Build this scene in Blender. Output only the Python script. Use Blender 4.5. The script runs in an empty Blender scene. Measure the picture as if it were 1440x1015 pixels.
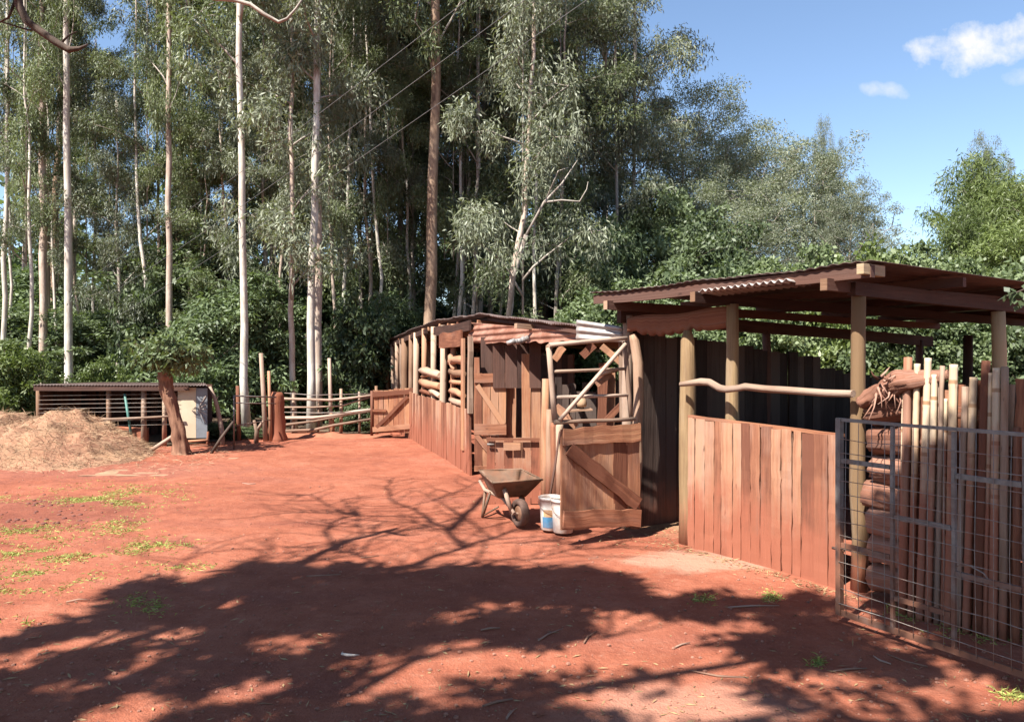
import bpy, math, random
import numpy as np
from mathutils import Vector, noise as mnoise

SC = bpy.context.scene
COL = SC.collection
R = math.radians

# ------------------------------------------------------------------ camera
cam_d = bpy.data.cameras.new('camera')
cam_d.sensor_width = 36.0
cam_d.lens = 27.0
cam_d.clip_start = 0.05
cam_d.clip_end = 3000
cam = bpy.data.objects.new('camera', cam_d)
COL.objects.link(cam)
cam.location = (0, 0, 1.6)
cam.rotation_euler = (R(90), 0, 0)
SC.camera = cam
SC.render.resolution_x, SC.render.resolution_y = 1024, 721

# ------------------------------------------------------------------ sun and sky
SUN_A, SUN_E = R(42), R(52)
TOSUN = Vector((-math.sin(SUN_A) * math.cos(SUN_E), -math.cos(SUN_A) * math.cos(SUN_E), math.sin(SUN_E)))
sun_d = bpy.data.lights.new('sun', 'SUN')
sun_d.energy = 5.0
sun_d.angle = R(0.53)
sun_d.color = (1.0, 0.955, 0.87)
sun = bpy.data.objects.new('sun', sun_d)
COL.objects.link(sun)
sun.rotation_euler = (-TOSUN).to_track_quat('-Z', 'Y').to_euler()
sun.location = (-10, -8, 20)

W = bpy.data.worlds.new('World')
SC.world = W
W.use_nodes = True
nt = W.node_tree
nt.nodes.clear()


def N(t, kind, **kw):
    n = t.nodes.new(kind)
    for k, v in kw.items():
        setattr(n, k, v)
    return n


def math_node(t, op, a, b=None, clamp=False):
    n = t.nodes.new('ShaderNodeMath')
    n.operation = op
    n.use_clamp = clamp
    for i, v in enumerate((a, b)):
        if v is None:
            continue
        if isinstance(v, (int, float)):
            n.inputs[i].default_value = v
        else:
            t.links.new(v, n.inputs[i])
    return n.outputs[0]


sky = N(nt, 'ShaderNodeTexSky', sky_type='NISHITA')
sky.sun_disc = False
sky.sun_elevation = SUN_E
sky.sun_rotation = math.atan2(TOSUN.x, TOSUN.y)
sky.altitude = 1600
sky.air_density = 1.15
sky.dust_density = 0.6
sky.ozone_density = 1.6
bg = N(nt, 'ShaderNodeBackground')
bg.inputs[1].default_value = 0.075
wo = N(nt, 'ShaderNodeOutputWorld')
# clouds: two small cumulus standing in one part of the sky, by direction
tc = N(nt, 'ShaderNodeTexCoord')
sx = N(nt, 'ShaderNodeSeparateXYZ')
nt.links.new(tc.outputs['Generated'], sx.inputs[0])
yc = math_node(nt, 'MAXIMUM', sx.outputs[1], 0.05)
u = math_node(nt, 'DIVIDE', sx.outputs[0], yc)
v = math_node(nt, 'DIVIDE', sx.outputs[2], yc)
cx = N(nt, 'ShaderNodeCombineXYZ')
nt.links.new(u, cx.inputs[0])
nt.links.new(v, cx.inputs[1])
nz = N(nt, 'ShaderNodeTexNoise')
nz.inputs['Scale'].default_value = 26
nz.inputs['Detail'].default_value = 7
nz.inputs['Roughness'].default_value = 0.56
nt.links.new(cx.outputs[0], nz.inputs['Vector'])


def cloud(u0, v0, hw, hh, sharp, slope=0.0):
    du = math_node(nt, 'DIVIDE', math_node(nt, 'SUBTRACT', u, u0), hw)
    vv = math_node(nt, 'SUBTRACT', v, v0)
    if slope:
        vv = math_node(nt, 'SUBTRACT', vv, math_node(nt, 'MULTIPLY', math_node(nt, 'SUBTRACT', u, u0), slope))
    dv = math_node(nt, 'DIVIDE', vv, hh)
    d2 = math_node(nt, 'ADD', math_node(nt, 'MULTIPLY', du, du), math_node(nt, 'MULTIPLY', dv, dv))
    m = math_node(nt, 'SUBTRACT', 1.0, d2)
    m = math_node(nt, 'ADD', m, math_node(nt, 'MULTIPLY', math_node(nt, 'SUBTRACT', nz.outputs[0], 0.5), 4.2))
    return math_node(nt, 'MULTIPLY', m, sharp, clamp=True)


c1 = cloud(0.618, 0.412, 0.10, 0.034, 0.75, 0.12)
c2 = cloud(0.482, 0.352, 0.036, 0.013, 0.42, -0.15)
c3 = cloud(0.665, 0.37, 0.03, 0.012, 0.3)
cs = math_node(nt, 'MAXIMUM', math_node(nt, 'MAXIMUM', c1, c2), c3)
front = math_node(nt, 'GREATER_THAN', sx.outputs[1], 0.1)
cs = math_node(nt, 'MULTIPLY', cs, front)
mx = N(nt, 'ShaderNodeMixRGB')
nt.links.new(cs, mx.inputs[0])
nt.links.new(sky.outputs[0], mx.inputs[1])
mx.inputs[2].default_value = (4.5, 4.55, 4.65, 1)
nt.links.new(mx.outputs[0], bg.inputs[0])
nt.links.new(bg.outputs[0], wo.inputs[0])

SC.view_settings.view_transform = 'Standard'
SC.view_settings.look = 'None'
SC.view_settings.gamma = 1
SC.view_settings.use_curve_mapping = False
SC.view_settings.exposure = 1.58
SC.cycles.max_bounces = 6
SC.cycles.diffuse_bounces = 3
SC.cycles.transmission_bounces = 3
SC.cycles.transparent_max_bounces = 6
SC.cycles.sample_clamp_indirect = 6

# ------------------------------------------------------------------ pixel measures of the photo -> metres
F, CX, CY, EYE = 1080.0, 720.0, 507.0, 1.6


def at(px, py, Y):
    return Vector(((px - CX) / F * Y, Y, EYE - (py - CY) / F * Y))


def G(px, py, z=0.0):
    Y = F * (EYE - z) / (py - CY)
    return Vector(((px - CX) / F * Y, Y, z))


# ------------------------------------------------------------------ materials
def mat(name):
    m = bpy.data.materials.new(name)
    m.use_nodes = True
    t = m.node_tree
    b = t.nodes['Principled BSDF']
    return m, t, b


def rgb(c):
    return (c[0], c[1], c[2], 1)


def ramp(t, fac, stops):
    r = N(t, 'ShaderNodeValToRGB')
    e = r.color_ramp.elements
    while len(e) < len(stops):
        e.new(0.5)
    for k, (p, c) in enumerate(stops):
        e[k].position = p
        e[k].color = rgb(c)
    t.links.new(fac, r.inputs[0])
    return r.outputs[0]


def noise_tex(t, vec, scale, detail=4, rough=0.55, stretch=None):
    n = N(t, 'ShaderNodeTexNoise')
    n.inputs['Scale'].default_value = scale
    n.inputs['Detail'].default_value = detail
    n.inputs['Roughness'].default_value = rough
    if stretch is not None:
        mp = N(t, 'ShaderNodeMapping')
        mp.inputs['Scale'].default_value = stretch
        t.links.new(vec, mp.inputs[0])
        vec = mp.outputs[0]
    t.links.new(vec, n.inputs['Vector'])
    return n.outputs[0]


def mixc(t, fac, a, b, mode='MIX'):
    n = N(t, 'ShaderNodeMixRGB', blend_type=mode)
    for i, v in enumerate((fac, a, b)):
        if isinstance(v, (int, float)):
            n.inputs[i].default_value = v
        elif isinstance(v, tuple):
            n.inputs[i].default_value = rgb(v)
        else:
            t.links.new(v, n.inputs[i])
    return n.outputs[0]


def bump(t, b, h, strength, dist=0.01):
    n = N(t, 'ShaderNodeBump')
    n.inputs['Strength'].default_value = strength
    n.inputs['Distance'].default_value = dist
    t.links.new(h, n.inputs['Height'])
    t.links.new(n.outputs[0], b.inputs['Normal'])


def maprange(t, v, a, b, c=0.0, d=1.0):
    n = N(t, 'ShaderNodeMapRange')
    t.links.new(v, n.inputs[0])
    for i, q in enumerate((a, b, c, d)):
        n.inputs[i + 1].default_value = q
    return n.outputs[0]


def tint_out(t):
    a = N(t, 'ShaderNodeAttribute')
    a.attribute_name = 'tint'
    return a.outputs['Fac']


SOIL_A, SOIL_B = (0.20, 0.062, 0.035), (0.28, 0.098, 0.058)


def wood(name, dark, mid, light, dirt=0.0, dirt_h=0.55, rough=0.8, grain=1.0, alb=0.62, bleach=0.3):
    """planks and poles: grain along the UV's length, a tint per board, red soil splashed on the foot (on the bamboo it also paints in shade)"""
    m, t, b = mat(name)
    dark, mid, light = (tuple(q * alb for q in c_) for c_ in (dark, mid, light))
    uv = N(t, 'ShaderNodeUVMap').outputs[0]
    geo = N(t, 'ShaderNodeNewGeometry').outputs['Position']
    g1 = noise_tex(t, uv, 1.0, 5, 0.65, (2.2 * grain, 46 * grain, 1))
    g2 = noise_tex(t, uv, 1.0, 3, 0.6, (1.1, 9, 1))
    pt = noise_tex(t, geo, 3.1, 4, 0.6)
    f = math_node(t, 'ADD', math_node(t, 'MULTIPLY', g1, 0.55), math_node(t, 'MULTIPLY', g2, 0.45))
    tn = tint_out(t)
    f = math_node(t, 'ADD', f, math_node(t, 'MULTIPLY', math_node(t, 'SUBTRACT', tn, 0.5), 0.60))
    f = math_node(t, 'ADD', f, math_node(t, 'MULTIPLY', math_node(t, 'SUBTRACT', pt, 0.5), 0.35))
    c = ramp(t, f, [(0.28, dark), (0.5, mid), (0.72, light)])
    bl = noise_tex(t, uv, 1.0, 5, 0.62, (0.9, 5.5, 1))
    bl = maprange(t, math_node(t, 'ADD', bl, math_node(t, 'MULTIPLY', math_node(t, 'SUBTRACT', tn, 0.5), 0.22)), 0.48, 0.66, 0, bleach)
    grey = tuple((q + sum(light) / 3) / 2 for q in light)
    c = mixc(t, bl, c, grey)
    kn = noise_tex(t, uv, 1.0, 2, 0.5, (7, 17, 1))
    c = mixc(t, maprange(t, kn, 0.70, 0.78, 0, 0.75), c, tuple(q * .45 for q in dark))
    if dirt:
        sz = N(t, 'ShaderNodeSeparateXYZ')
        t.links.new(geo, sz.inputs[0])
        k = math_node(t, 'SUBTRACT', dirt_h, sz.outputs[2])
        k = math_node(t, 'ADD', math_node(t, 'MULTIPLY', k, 2.2), math_node(t, 'MULTIPLY', math_node(t, 'SUBTRACT', pt, 0.42), 2.4))
        k = math_node(t, 'ADD', k, math_node(t, 'MULTIPLY', math_node(t, 'SUBTRACT', g1, 0.5), 1.6))
        k = math_node(t, 'MULTIPLY', math_node(t, 'MAXIMUM', math_node(t, 'MINIMUM', k, 1.0), 0.0), dirt)
        c = mixc(t, k, c, mixc(t, g2, SOIL_A, SOIL_B))
    t.links.new(c, b.inputs['Base Color'])
    b.inputs['Roughness'].default_value = rough
    b.inputs['Specular IOR Level'].default_value = 0.25
    bump(t, b, math_node(t, 'ADD', g1, math_node(t, 'MULTIPLY', g2, 0.8)), 0.7, 0.008)
    return m


def leafmat(name, dark, light, trans=0.25, rough=0.45, spec=0.5, yellow=None):
    m, t, b = mat(name)
    tn = tint_out(t)
    oi = N(t, 'ShaderNodeObjectInfo').outputs['Random']
    geo = N(t, 'ShaderNodeNewGeometry').outputs['Position']
    nz_ = noise_tex(t, geo, 0.7, 2)
    f = math_node(t, 'ADD', math_node(t, 'MULTIPLY', tn, 0.6), math_node(t, 'MULTIPLY', nz_, 0.5))
    f = math_node(t, 'ADD', f, math_node(t, 'MULTIPLY', math_node(t, 'SUBTRACT', oi, 0.5), 0.35))
    stops = [(0.15, dark), (0.85, light)]
    if yellow:
        stops.append((0.99, yellow))
    c = ramp(t, f, stops)
    t.links.new(c, b.inputs['Base Color'])
    b.inputs['Roughness'].default_value = rough
    b.inputs['Specular IOR Level'].default_value = spec
    tr = N(t, 'ShaderNodeBsdfTranslucent')
    t.links.new(mixc(t, 1.0, c, (1.0, 1.1, 0.5), 'MULTIPLY'), tr.inputs[0])
    ms = N(t, 'ShaderNodeMixShader')
    ms.inputs[0].default_value = trans
    out = t.nodes['Material Output']
    t.links.new(b.outputs[0], ms.inputs[1])
    t.links.new(tr.outputs[0], ms.inputs[2])
    t.links.new(ms.outputs[0], out.inputs[0])
    return m


def bark(name, base, patch, dark, stretch=0.35):
    m, t, b = mat(name)
    base, patch, dark = (tuple(q * 0.92 for q in c_) for c_ in (base, patch, dark))
    tcn = N(t, 'ShaderNodeTexCoord').outputs['Object']
    oi = N(t, 'ShaderNodeObjectInfo').outputs['Random']
    n1 = noise_tex(t, tcn, 3.0, 4, 0.6, (1, 1, stretch))
    n2 = noise_tex(t, tcn, 14.0, 5, 0.7, (1, 1, 0.16))
    c = ramp(t, n1, [(0.40, base), (0.52, patch), (0.60, base), (0.70, dark)])
    k = maprange(t, n2, 0.52, 0.72)
    c = mixc(t, math_node(t, 'MULTIPLY', k, 0.5), c, dark)
    c = mixc(t, math_node(t, 'MULTIPLY', oi, 0.25), c, patch)
    t.links.new(c, b.inputs['Base Color'])
    b.inputs['Roughness'].default_value = 0.85
    b.inputs['Specular IOR Level'].default_value = 0.2
    bump(t, b, n2, 0.5, 0.02)
    return m


def plain(name, c, rough=0.6, metal=0.0, var=0.25, scale=8.0, dirtc=None, dirt=0.5, bmp=0.0, alb=0.62):
    m, t, b = mat(name)
    c = tuple(q * alb for q in c)
    dirtc = tuple(q * alb for q in dirtc) if dirtc else None
    tcn = N(t, 'ShaderNodeTexCoord').outputs['Object']
    n1 = noise_tex(t, tcn, scale, 5, 0.6)
    d = tuple(q * (1 - var) for q in c)
    l = tuple(min(1, q * (1 + var)) for q in c)
    cc = ramp(t, n1, [(0.3, d), (0.7, l)])
    if dirtc:
        n2 = noise_tex(t, tcn, scale * 0.37, 6, 0.65)
        cc = mixc(t, math_node(t, 'MULTIPLY', maprange(t, n2, 0.42, 0.62), dirt), cc, dirtc)
    t.links.new(cc, b.inputs['Base Color'])
    b.inputs['Roughness'].default_value = rough
    b.inputs['Metallic'].default_value = metal
    if bmp:
        bump(t, b, n1, bmp, 0.01)
    return m


M = {}
M['plank'] = wood('red_stained_planks', (0.20, 0.075, 0.045), (0.36, 0.15, 0.085), (0.52, 0.28, 0.17), dirt=0.95, dirt_h=0.62, alb=0.66, bleach=0.42)
M['board'] = wood('brown_boards', (0.17, 0.062, 0.035), (0.32, 0.13, 0.07), (0.48, 0.24, 0.13), dirt=0.5, dirt_h=0.25, alb=0.74)
M['pine_pole'] = wood('weathered_round_posts', (0.26, 0.16, 0.085), (0.43, 0.29, 0.155), (0.56, 0.41, 0.25), dirt=0.85, dirt_h=0.35)
M['pale_pole'] = wood('weathered_poles', (0.27, 0.15, 0.09), (0.46, 0.285, 0.19), (0.62, 0.43, 0.30), dirt=0.85, dirt_h=0.45)
M['grey_pole'] = wood('grey_poles', (0.27, 0.17, 0.12), (0.44, 0.30, 0.22), (0.60, 0.43, 0.33), dirt=0.4, dirt_h=0.2)
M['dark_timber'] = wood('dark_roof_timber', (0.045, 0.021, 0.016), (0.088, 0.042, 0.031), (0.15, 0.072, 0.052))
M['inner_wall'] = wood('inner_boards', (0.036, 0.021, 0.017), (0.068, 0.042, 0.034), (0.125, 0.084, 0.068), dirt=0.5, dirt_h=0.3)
M['bamboo'] = wood('bamboo_poles', (0.46, 0.27, 0.15), (0.68, 0.46, 0.28), (0.82, 0.62, 0.42), dirt=0.92, dirt_h=1.12, rough=0.55, grain=0.6, alb=0.58)  # red dust on the lower poles, raised high to paint in tree shade too
M['log_bark'] = wood('log_bark', (0.13, 0.05, 0.033), (0.36, 0.16, 0.10), (0.56, 0.31, 0.22), dirt=0.35, dirt_h=0.8, grain=0.9)
M['red_stump'] = wood('red_soiled_stump', (0.28, 0.09, 0.045), (0.44, 0.16, 0.08), (0.56, 0.24, 0.13), dirt=0.7, dirt_h=0.6)
M['tin_rust'] = plain('rusty_tin', (0.42, 0.21, 0.15), 0.55, 0.0, 0.3, 9, (0.25, 0.09, 0.05), 0.8)
M['tin_dark'] = plain('dark_tin', (0.15, 0.105, 0.095), 0.6, 0.0, 0.35, 5, (0.09, 0.035, 0.025), 0.7)
M['tin_grey'] = plain('grey_tin', (0.50, 0.47, 0.45), 0.42, 0.25, 0.15, 7, (0.34, 0.19, 0.13), 0.6)
m, t, b = mat('gate_paint')
geo = N(t, 'ShaderNodeNewGeometry').outputs['Position']
sz = N(t, 'ShaderNodeSeparateXYZ')
t.links.new(geo, sz.inputs[0])
g1 = noise_tex(t, geo, 18, 6, 0.65)
g2 = noise_tex(t, geo, 5, 4, 0.6)
c = ramp(t, g1, [(0.3, (0.11, 0.099, 0.091)), (0.7, (0.225, 0.204, 0.188))])
k = math_node(t, 'ADD', math_node(t, 'MULTIPLY', math_node(t, 'SUBTRACT', 0.66, sz.outputs[2]), 1.6), math_node(t, 'MULTIPLY', math_node(t, 'SUBTRACT', g2, 0.41), 3.4))
k = math_node(t, 'MULTIPLY', k, 1.0, clamp=True)
c = mixc(t, k, c, mixc(t, g1, (0.085, 0.034, 0.022), (0.22, 0.095, 0.055)))
t.links.new(c, b.inputs['Base Color'])
b.inputs['Roughness'].default_value = 0.6
bump(t, b, g1, 0.3, 0.004)
M['gate_metal'] = m
M['wire'] = plain('wire', (0.36, 0.32, 0.29), 0.5, 0.0, 0.3, 30, (0.35, 0.16, 0.09), 0.6)
M['barrow'] = plain('rusty_barrow_steel', (0.20, 0.12, 0.075), 0.65, 0.1, 0.35, 12, (0.30, 0.13, 0.07), 0.8, 0.3)
M['rubber'] = plain('dusty_rubber', (0.13, 0.07, 0.05), 0.85, 0.0, 0.25, 20)
M['bucket'] = plain('white_plastic', (0.74, 0.70, 0.65), 0.45, 0.0, 0.08, 9, (0.50, 0.26, 0.17), 0.75, alb=0.75)
M['blue_label'] = plain('blue_print', (0.07, 0.25, 0.45), 0.45, 0.0, 0.2, 14, (0.4, 0.3, 0.25), 0.4)
M['orange_label'] = plain('orange_print', (0.72, 0.42, 0.22), 0.45, 0.0, 0.15, 14)
M['cream'] = plain('cream_board', (0.68, 0.56, 0.40), 0.7, 0.0, 0.08, 3, (0.5, 0.33, 0.2), 0.35)
M['teal'] = plain('teal_paint', (0.10, 0.26, 0.22), 0.6)
M['steel_grey'] = plain('grey_sheet', (0.26, 0.28, 0.31), 0.5, 0.3, 0.15)
M['mud'] = plain('red_mud', (0.44, 0.15, 0.08), 0.95, 0.0, 0.2, 6, (0.3, 0.1, 0.05), 0.5, 0.5)
M['bone'] = plain('pale_scrap', (0.62, 0.55, 0.5), 0.5)
M['stone'] = plain('stones', (0.40, 0.18, 0.12), 0.9, 0, 0.4, 30)
M['litter'] = plain('dry_leaves', (0.42, 0.27, 0.13), 0.8, 0, 0.5, 5)
M['dung'] = plain('dark_clods', (0.20, 0.075, 0.055), 0.95, 0.0, 0.3, 9)
M['straw'] = plain('straw', (0.52, 0.335, 0.20), 0.85, 0.0, 0.35, 1.6)
M['straw_base'] = plain('straw_mound', (0.42, 0.235, 0.135), 0.95, 0.0, 0.4, 4, (0.36, 0.15, 0.09), 0.6, 0.9)
M['cable'] = plain('cable', (0.17, 0.17, 0.165), 0.6)
M['bark_white'] = bark('white_bark', (0.62, 0.58, 0.51), (0.44, 0.38, 0.32), (0.26, 0.19, 0.15))
M['bark_pink'] = bark('pink_bark', (0.52, 0.43, 0.36), (0.38, 0.285, 0.225), (0.20, 0.14, 0.105))
M['bark_brown'] = bark('brown_bark', (0.34, 0.235, 0.165), (0.24, 0.155, 0.105), (0.11, 0.07, 0.05))
M['bark_grey'] = bark('grey_bark', (0.40, 0.36, 0.31), (0.28, 0.235, 0.20), (0.15, 0.115, 0.095))
M['bark_red'] = bark('red_brown_bark', (0.26, 0.135, 0.085), (0.17, 0.085, 0.055), (0.08, 0.04, 0.028))
M['bark_dark'] = bark('dark_bark', (0.10, 0.07, 0.055), (0.07, 0.05, 0.04), (0.03, 0.022, 0.02))
M['leaf_euc'] = leafmat('eucalyptus_leaves', (0.052, 0.066, 0.034), (0.225, 0.262, 0.135), 0.32, 0.5, 0.4, (0.20, 0.23, 0.08))
M['leaf_euc2'] = leafmat('grey_eucalyptus_leaves', (0.060, 0.070, 0.048), (0.235, 0.255, 0.175), 0.28, 0.5, 0.4)
M['leaf_fine'] = leafmat('feathery_leaves', (0.095, 0.110, 0.075), (0.25, 0.27, 0.19), 0.35, 0.5, 0.4)
M['leaf_dark'] = leafmat('dark_broad_leaves', (0.038, 0.060, 0.028), (0.175, 0.225, 0.110), 0.30, 0.5, 0.35)
M['leaf_mid'] = leafmat('green_leaves', (0.042, 0.062, 0.030), (0.150, 0.190, 0.095), 0.30, 0.5, 0.35)
M['leaf_hedge'] = leafmat('creeper_leaves', (0.066, 0.094, 0.042), (0.20, 0.245, 0.12), 0.3, 0.5, 0.35)
M['leaf_bright'] = leafmat('bright_leaves', (0.055, 0.080, 0.022), (0.155, 0.195, 0.062), 0.3, 0.45, 0.4)
M['leaf_shade'] = leafmat('shade_tree_leaves', (0.03, 0.05, 0.018), (0.08, 0.12, 0.04), 0.12, 0.45, 0.4)
M['grass'] = leafmat('grass_blades', (0.14, 0.16, 0.040), (0.34, 0.36, 0.10), 0.2, 0.6, 0.2)


# ------------------------------------------------------------------ objects
ORIG = {}


def thing(name, label, cat, loc=(0, 0, 0), group=None):
    o = bpy.data.objects.new(name, None)
    COL.objects.link(o)
    o.location = loc
    o.empty_display_size = 0.1
    ORIG[o] = Vector(loc)
    return tag(o, label, cat, group)


def tag(o, label=None, cat=None, group=None, kind=None):
    for k, v_ in (('label', label), ('category', cat), ('group', group), ('kind', kind)):
        if v_:
            o[k] = v_
    return o


def link_mesh(name, me, parent, loc):
    o = bpy.data.objects.new(name, me)
    COL.objects.link(o)
    if parent:
        o.parent = parent
        ORIG[o] = ORIG[parent]
    else:
        o.location = loc
        ORIG[o] = Vector(loc)
    return o


def copy_tree(o, parent=None):
    c = o.copy()
    COL.objects.link(c)
    c.parent = parent
    for ch in list(o.children):
        copy_tree(ch, c)
    return c


class MB:
    def __init__(s, seed=0):
        s.v, s.f, s.t, s.uv = [], [], [], []
        s.sm = []
        s.r = random.Random(seed)

    def face(s, idx, tint, uvs, smooth=False):
        s.f.append(idx)
        s.t.append(tint)
        s.uv.extend(uvs)
        s.sm.append(smooth)

    def board(s, p0, p1, w, t, n, segs=4, wob=0.004, tint=None, taper=1.0, cut0=0.0, cut1=0.0):
        """a sawn board from p0 to p1, w wide, t thick, n = the way its face looks; edges a little uneven"""
        p0, p1, n = Vector(p0), Vector(p1), Vector(n)
        a = (p1 - p0)
        L = a.length
        a.normalize()
        sd = n.cross(a).normalized()
        n = a.cross(sd).normalized()
        tint = s.r.random() if tint is None else tint
        uo = s.r.uniform(0, 50)
        vo = s.r.uniform(0, 50)
        b0 = len(s.v)
        for k in range(segs + 1):
            q = k / segs
            c = p0.lerp(p1, q)
            ww = w * (1 + (taper - 1) * q)
            l = -ww / 2 + s.r.gauss(0, wob)
            r_ = ww / 2 + s.r.gauss(0, wob)
            d = s.r.gauss(0, wob * 0.4)
            e0 = a * (cut0 if k == 0 else (cut1 if k == segs else 0))
            for (x, z, sg) in ((l, t / 2, -1), (r_, t / 2, 1), (r_, -t / 2, 1), (l, -t / 2, -1)):
                s.v.append(c + sd * x + n * (z + d) + e0 * sg)
        rv = (0, w, w + t, 2 * w + t, 2 * w + 2 * t)
        for k in range(segs):
            for j in range(4):
                i0, i1 = b0 + k * 4 + j, b0 + k * 4 + (j + 1) % 4
                u0, u1 = uo + L * k / segs, uo + L * (k + 1) / segs
                s.face((i0, i1, i1 + 4, i0 + 4), tint, [(u0, vo + rv[j]), (u0, vo + rv[j + 1]), (u1, vo + rv[j + 1]), (u1, vo + rv[j])])
        e = b0 + segs * 4
        for q in ((b0 + 3, b0 + 2, b0 + 1, b0), (e, e + 1, e + 2, e + 3)):
            s.face(q, tint, [(uo, vo), (uo, vo + w), (uo + t, vo + w), (uo + t, vo)])
        return s

    def tube(s, pts, rad, n=8, wob=0.0, tint=None, cap=True, smooth=True, tints=None):
        pts = [Vector(p) for p in pts]
        if isinstance(rad, (int, float)):
            rad = [rad] * len(pts)
        tint = s.r.random() if tint is None else tint
        uo, vo = s.r.uniform(0, 50), s.r.uniform(0, 50)
        b0 = len(s.v)
        up = None
        L = 0
        us = []
        for k, p in enumerate(pts):
            a = (pts[min(k + 1, len(pts) - 1)] - pts[max(k - 1, 0)]).normalized()
            if up is None:
                up = Vector((0.31, 0.2, 1)) if abs(a.z) < 0.8 else Vector((1, 0.2, 0.1))
            x = (up - a * up.dot(a)).normalized()
            y = a.cross(x)
            up = x
            if k:
                L += (p - pts[k - 1]).length
            us.append(uo + L)
            for j in range(n):
                an = 2 * math.pi * j / n
                r_ = rad[k] * (1 + (s.r.gauss(0, wob) if wob else 0))
                s.v.append(p + x * math.cos(an) * r_ + y * math.sin(an) * r_)
        cf = 2 * math.pi * max(rad) / n
        for k in range(len(pts) - 1):
            for j in range(n):
                i0, i1 = b0 + k * n + j, b0 + k * n + (j + 1) % n
                s.face((i0, i1, i1 + n, i0 + n), tints[k] if tints else tint, [(us[k], vo + j * cf), (us[k], vo + (j + 1) * cf), (us[k + 1], vo + (j + 1) * cf), (us[k + 1], vo + j * cf)], smooth)
        if cap:
            e = b0 + (len(pts) - 1) * n
            for ids in (tuple(b0 + j for j in reversed(range(n))), tuple(e + j for j in range(n))):
                s.face(ids, tint, [(uo + 0.01 * j, vo + 0.01 * j * j) for j in range(n)])
        return s

    def log(s, pts, r, n=20, ridge=.10, seed=0.0, squash=1.0, tint=.5):
        """a rough round: ridged bark along its length, uneven thickness"""
        rad = [1.0] * len(pts)
        b0 = len(s.v)
        s.tube(pts, rad, n, 0, tint)
        for k, p_ in enumerate(pts):
            p_ = Vector(p_)
            rr_ = r[k] if isinstance(r, (list, tuple)) else r
            for j in range(n):
                i = b0 + k * n + j
                an = 2 * math.pi * j / n
                q = 1 + ridge * (.55 * mnoise.noise((math.cos(an) * 1.6 + seed, math.sin(an) * 1.6, k * .10)) + .8 * mnoise.noise((math.cos(an) * 5 + seed, math.sin(an) * 5, k * .16 + 3)) + .7 * mnoise.noise((math.cos(an) * 13 + seed, math.sin(an) * 13, k * .3 + 7)) + .25 * mnoise.noise((seed * 3, k * .35, 9)))
                d_ = (s.v[i] - p_) * (rr_ * q)
                d_.z *= squash
                s.v[i] = p_ + d_
        return s

    def quad(s, a, b, c, d, tint=0.5):
        i = len(s.v)
        s.v.extend(Vector(q) for q in (a, b, c, d))
        s.face((i, i + 1, i + 2, i + 3), tint, [(0, 0), (1, 0), (1, 1), (0, 1)])
        return s

    def box(s, c, size, ax=(1, 0, 0), up=(0, 0, 1), tint=None):
        c, ax, up = Vector(c), Vector(ax).normalized(), Vector(up)
        return s.board(c - ax * size[0] / 2, c + ax * size[0] / 2, size[1], size[2], up, 1, 0.0, tint)

    def grid(s, fn, nu, nv, tint=None, smooth=True, uvs=(1, 1)):
        tint = s.r.random() if tint is None else tint
        b0 = len(s.v)
        for i in range(nu + 1):
            for j in range(nv + 1):
                s.v.append(Vector(fn(i / nu, j / nv)))
        for i in range(nu):
            for j in range(nv):
                a = b0 + i * (nv + 1) + j
                q = [(i, j), (i + 1, j), (i + 1, j + 1), (i, j + 1)]
                s.face((a, a + nv + 1, a + nv + 2, a + 1), tint, [(x / nu * uvs[0], y / nv * uvs[1]) for x, y in q], smooth)
        return s

    def lathe(s, c, prof, n=16, tint=0.5, axis=(0, 0, 1), smooth=True):
        c = Vector(c)
        z = Vector(axis).normalized()
        x = z.orthogonal().normalized()
        y = z.cross(x)
        b0 = len(s.v)
        for (r_, h) in prof:
            for j in range(n):
                an = 2 * math.pi * j / n
                s.v.append(c + z * h + (x * math.cos(an) + y * math.sin(an)) * r_)
        for k in range(len(prof) - 1):
            for j in range(n):
                i0, i1 = b0 + k * n + j, b0 + k * n + (j + 1) % n
                s.face((i0, i1, i1 + n, i0 + n), tint, [(k, j / n), (k, (j + 1) / n), (k + 1, (j + 1) / n), (k + 1, j / n)], smooth)
        return s

    def build(s, name, m, parent=None, loc=None, solid=0.0):
        loc = ORIG[parent] if parent else Vector(loc if loc is not None else (0, 0, 0))
        me = bpy.data.meshes.new(name)
        me.from_pydata([tuple(v_ - loc) for v_ in s.v], [], s.f)
        at_ = me.attributes.new('tint', 'FLOAT', 'FACE')
        at_.data.foreach_set('value', s.t)
        ul = me.uv_layers.new(name='UVMap')
        ul.data.foreach_set('uv', [q for p in s.uv for q in p])
        me.polygons.foreach_set('use_smooth', s.sm)
        me.materials.append(m)
        me.update()
        o = link_mesh(name, me, parent, loc)
        if solid:
            md = o.modifiers.new('thickness', 'SOLIDIFY')
            md.thickness = solid
            md.offset = 0
        return o


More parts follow.
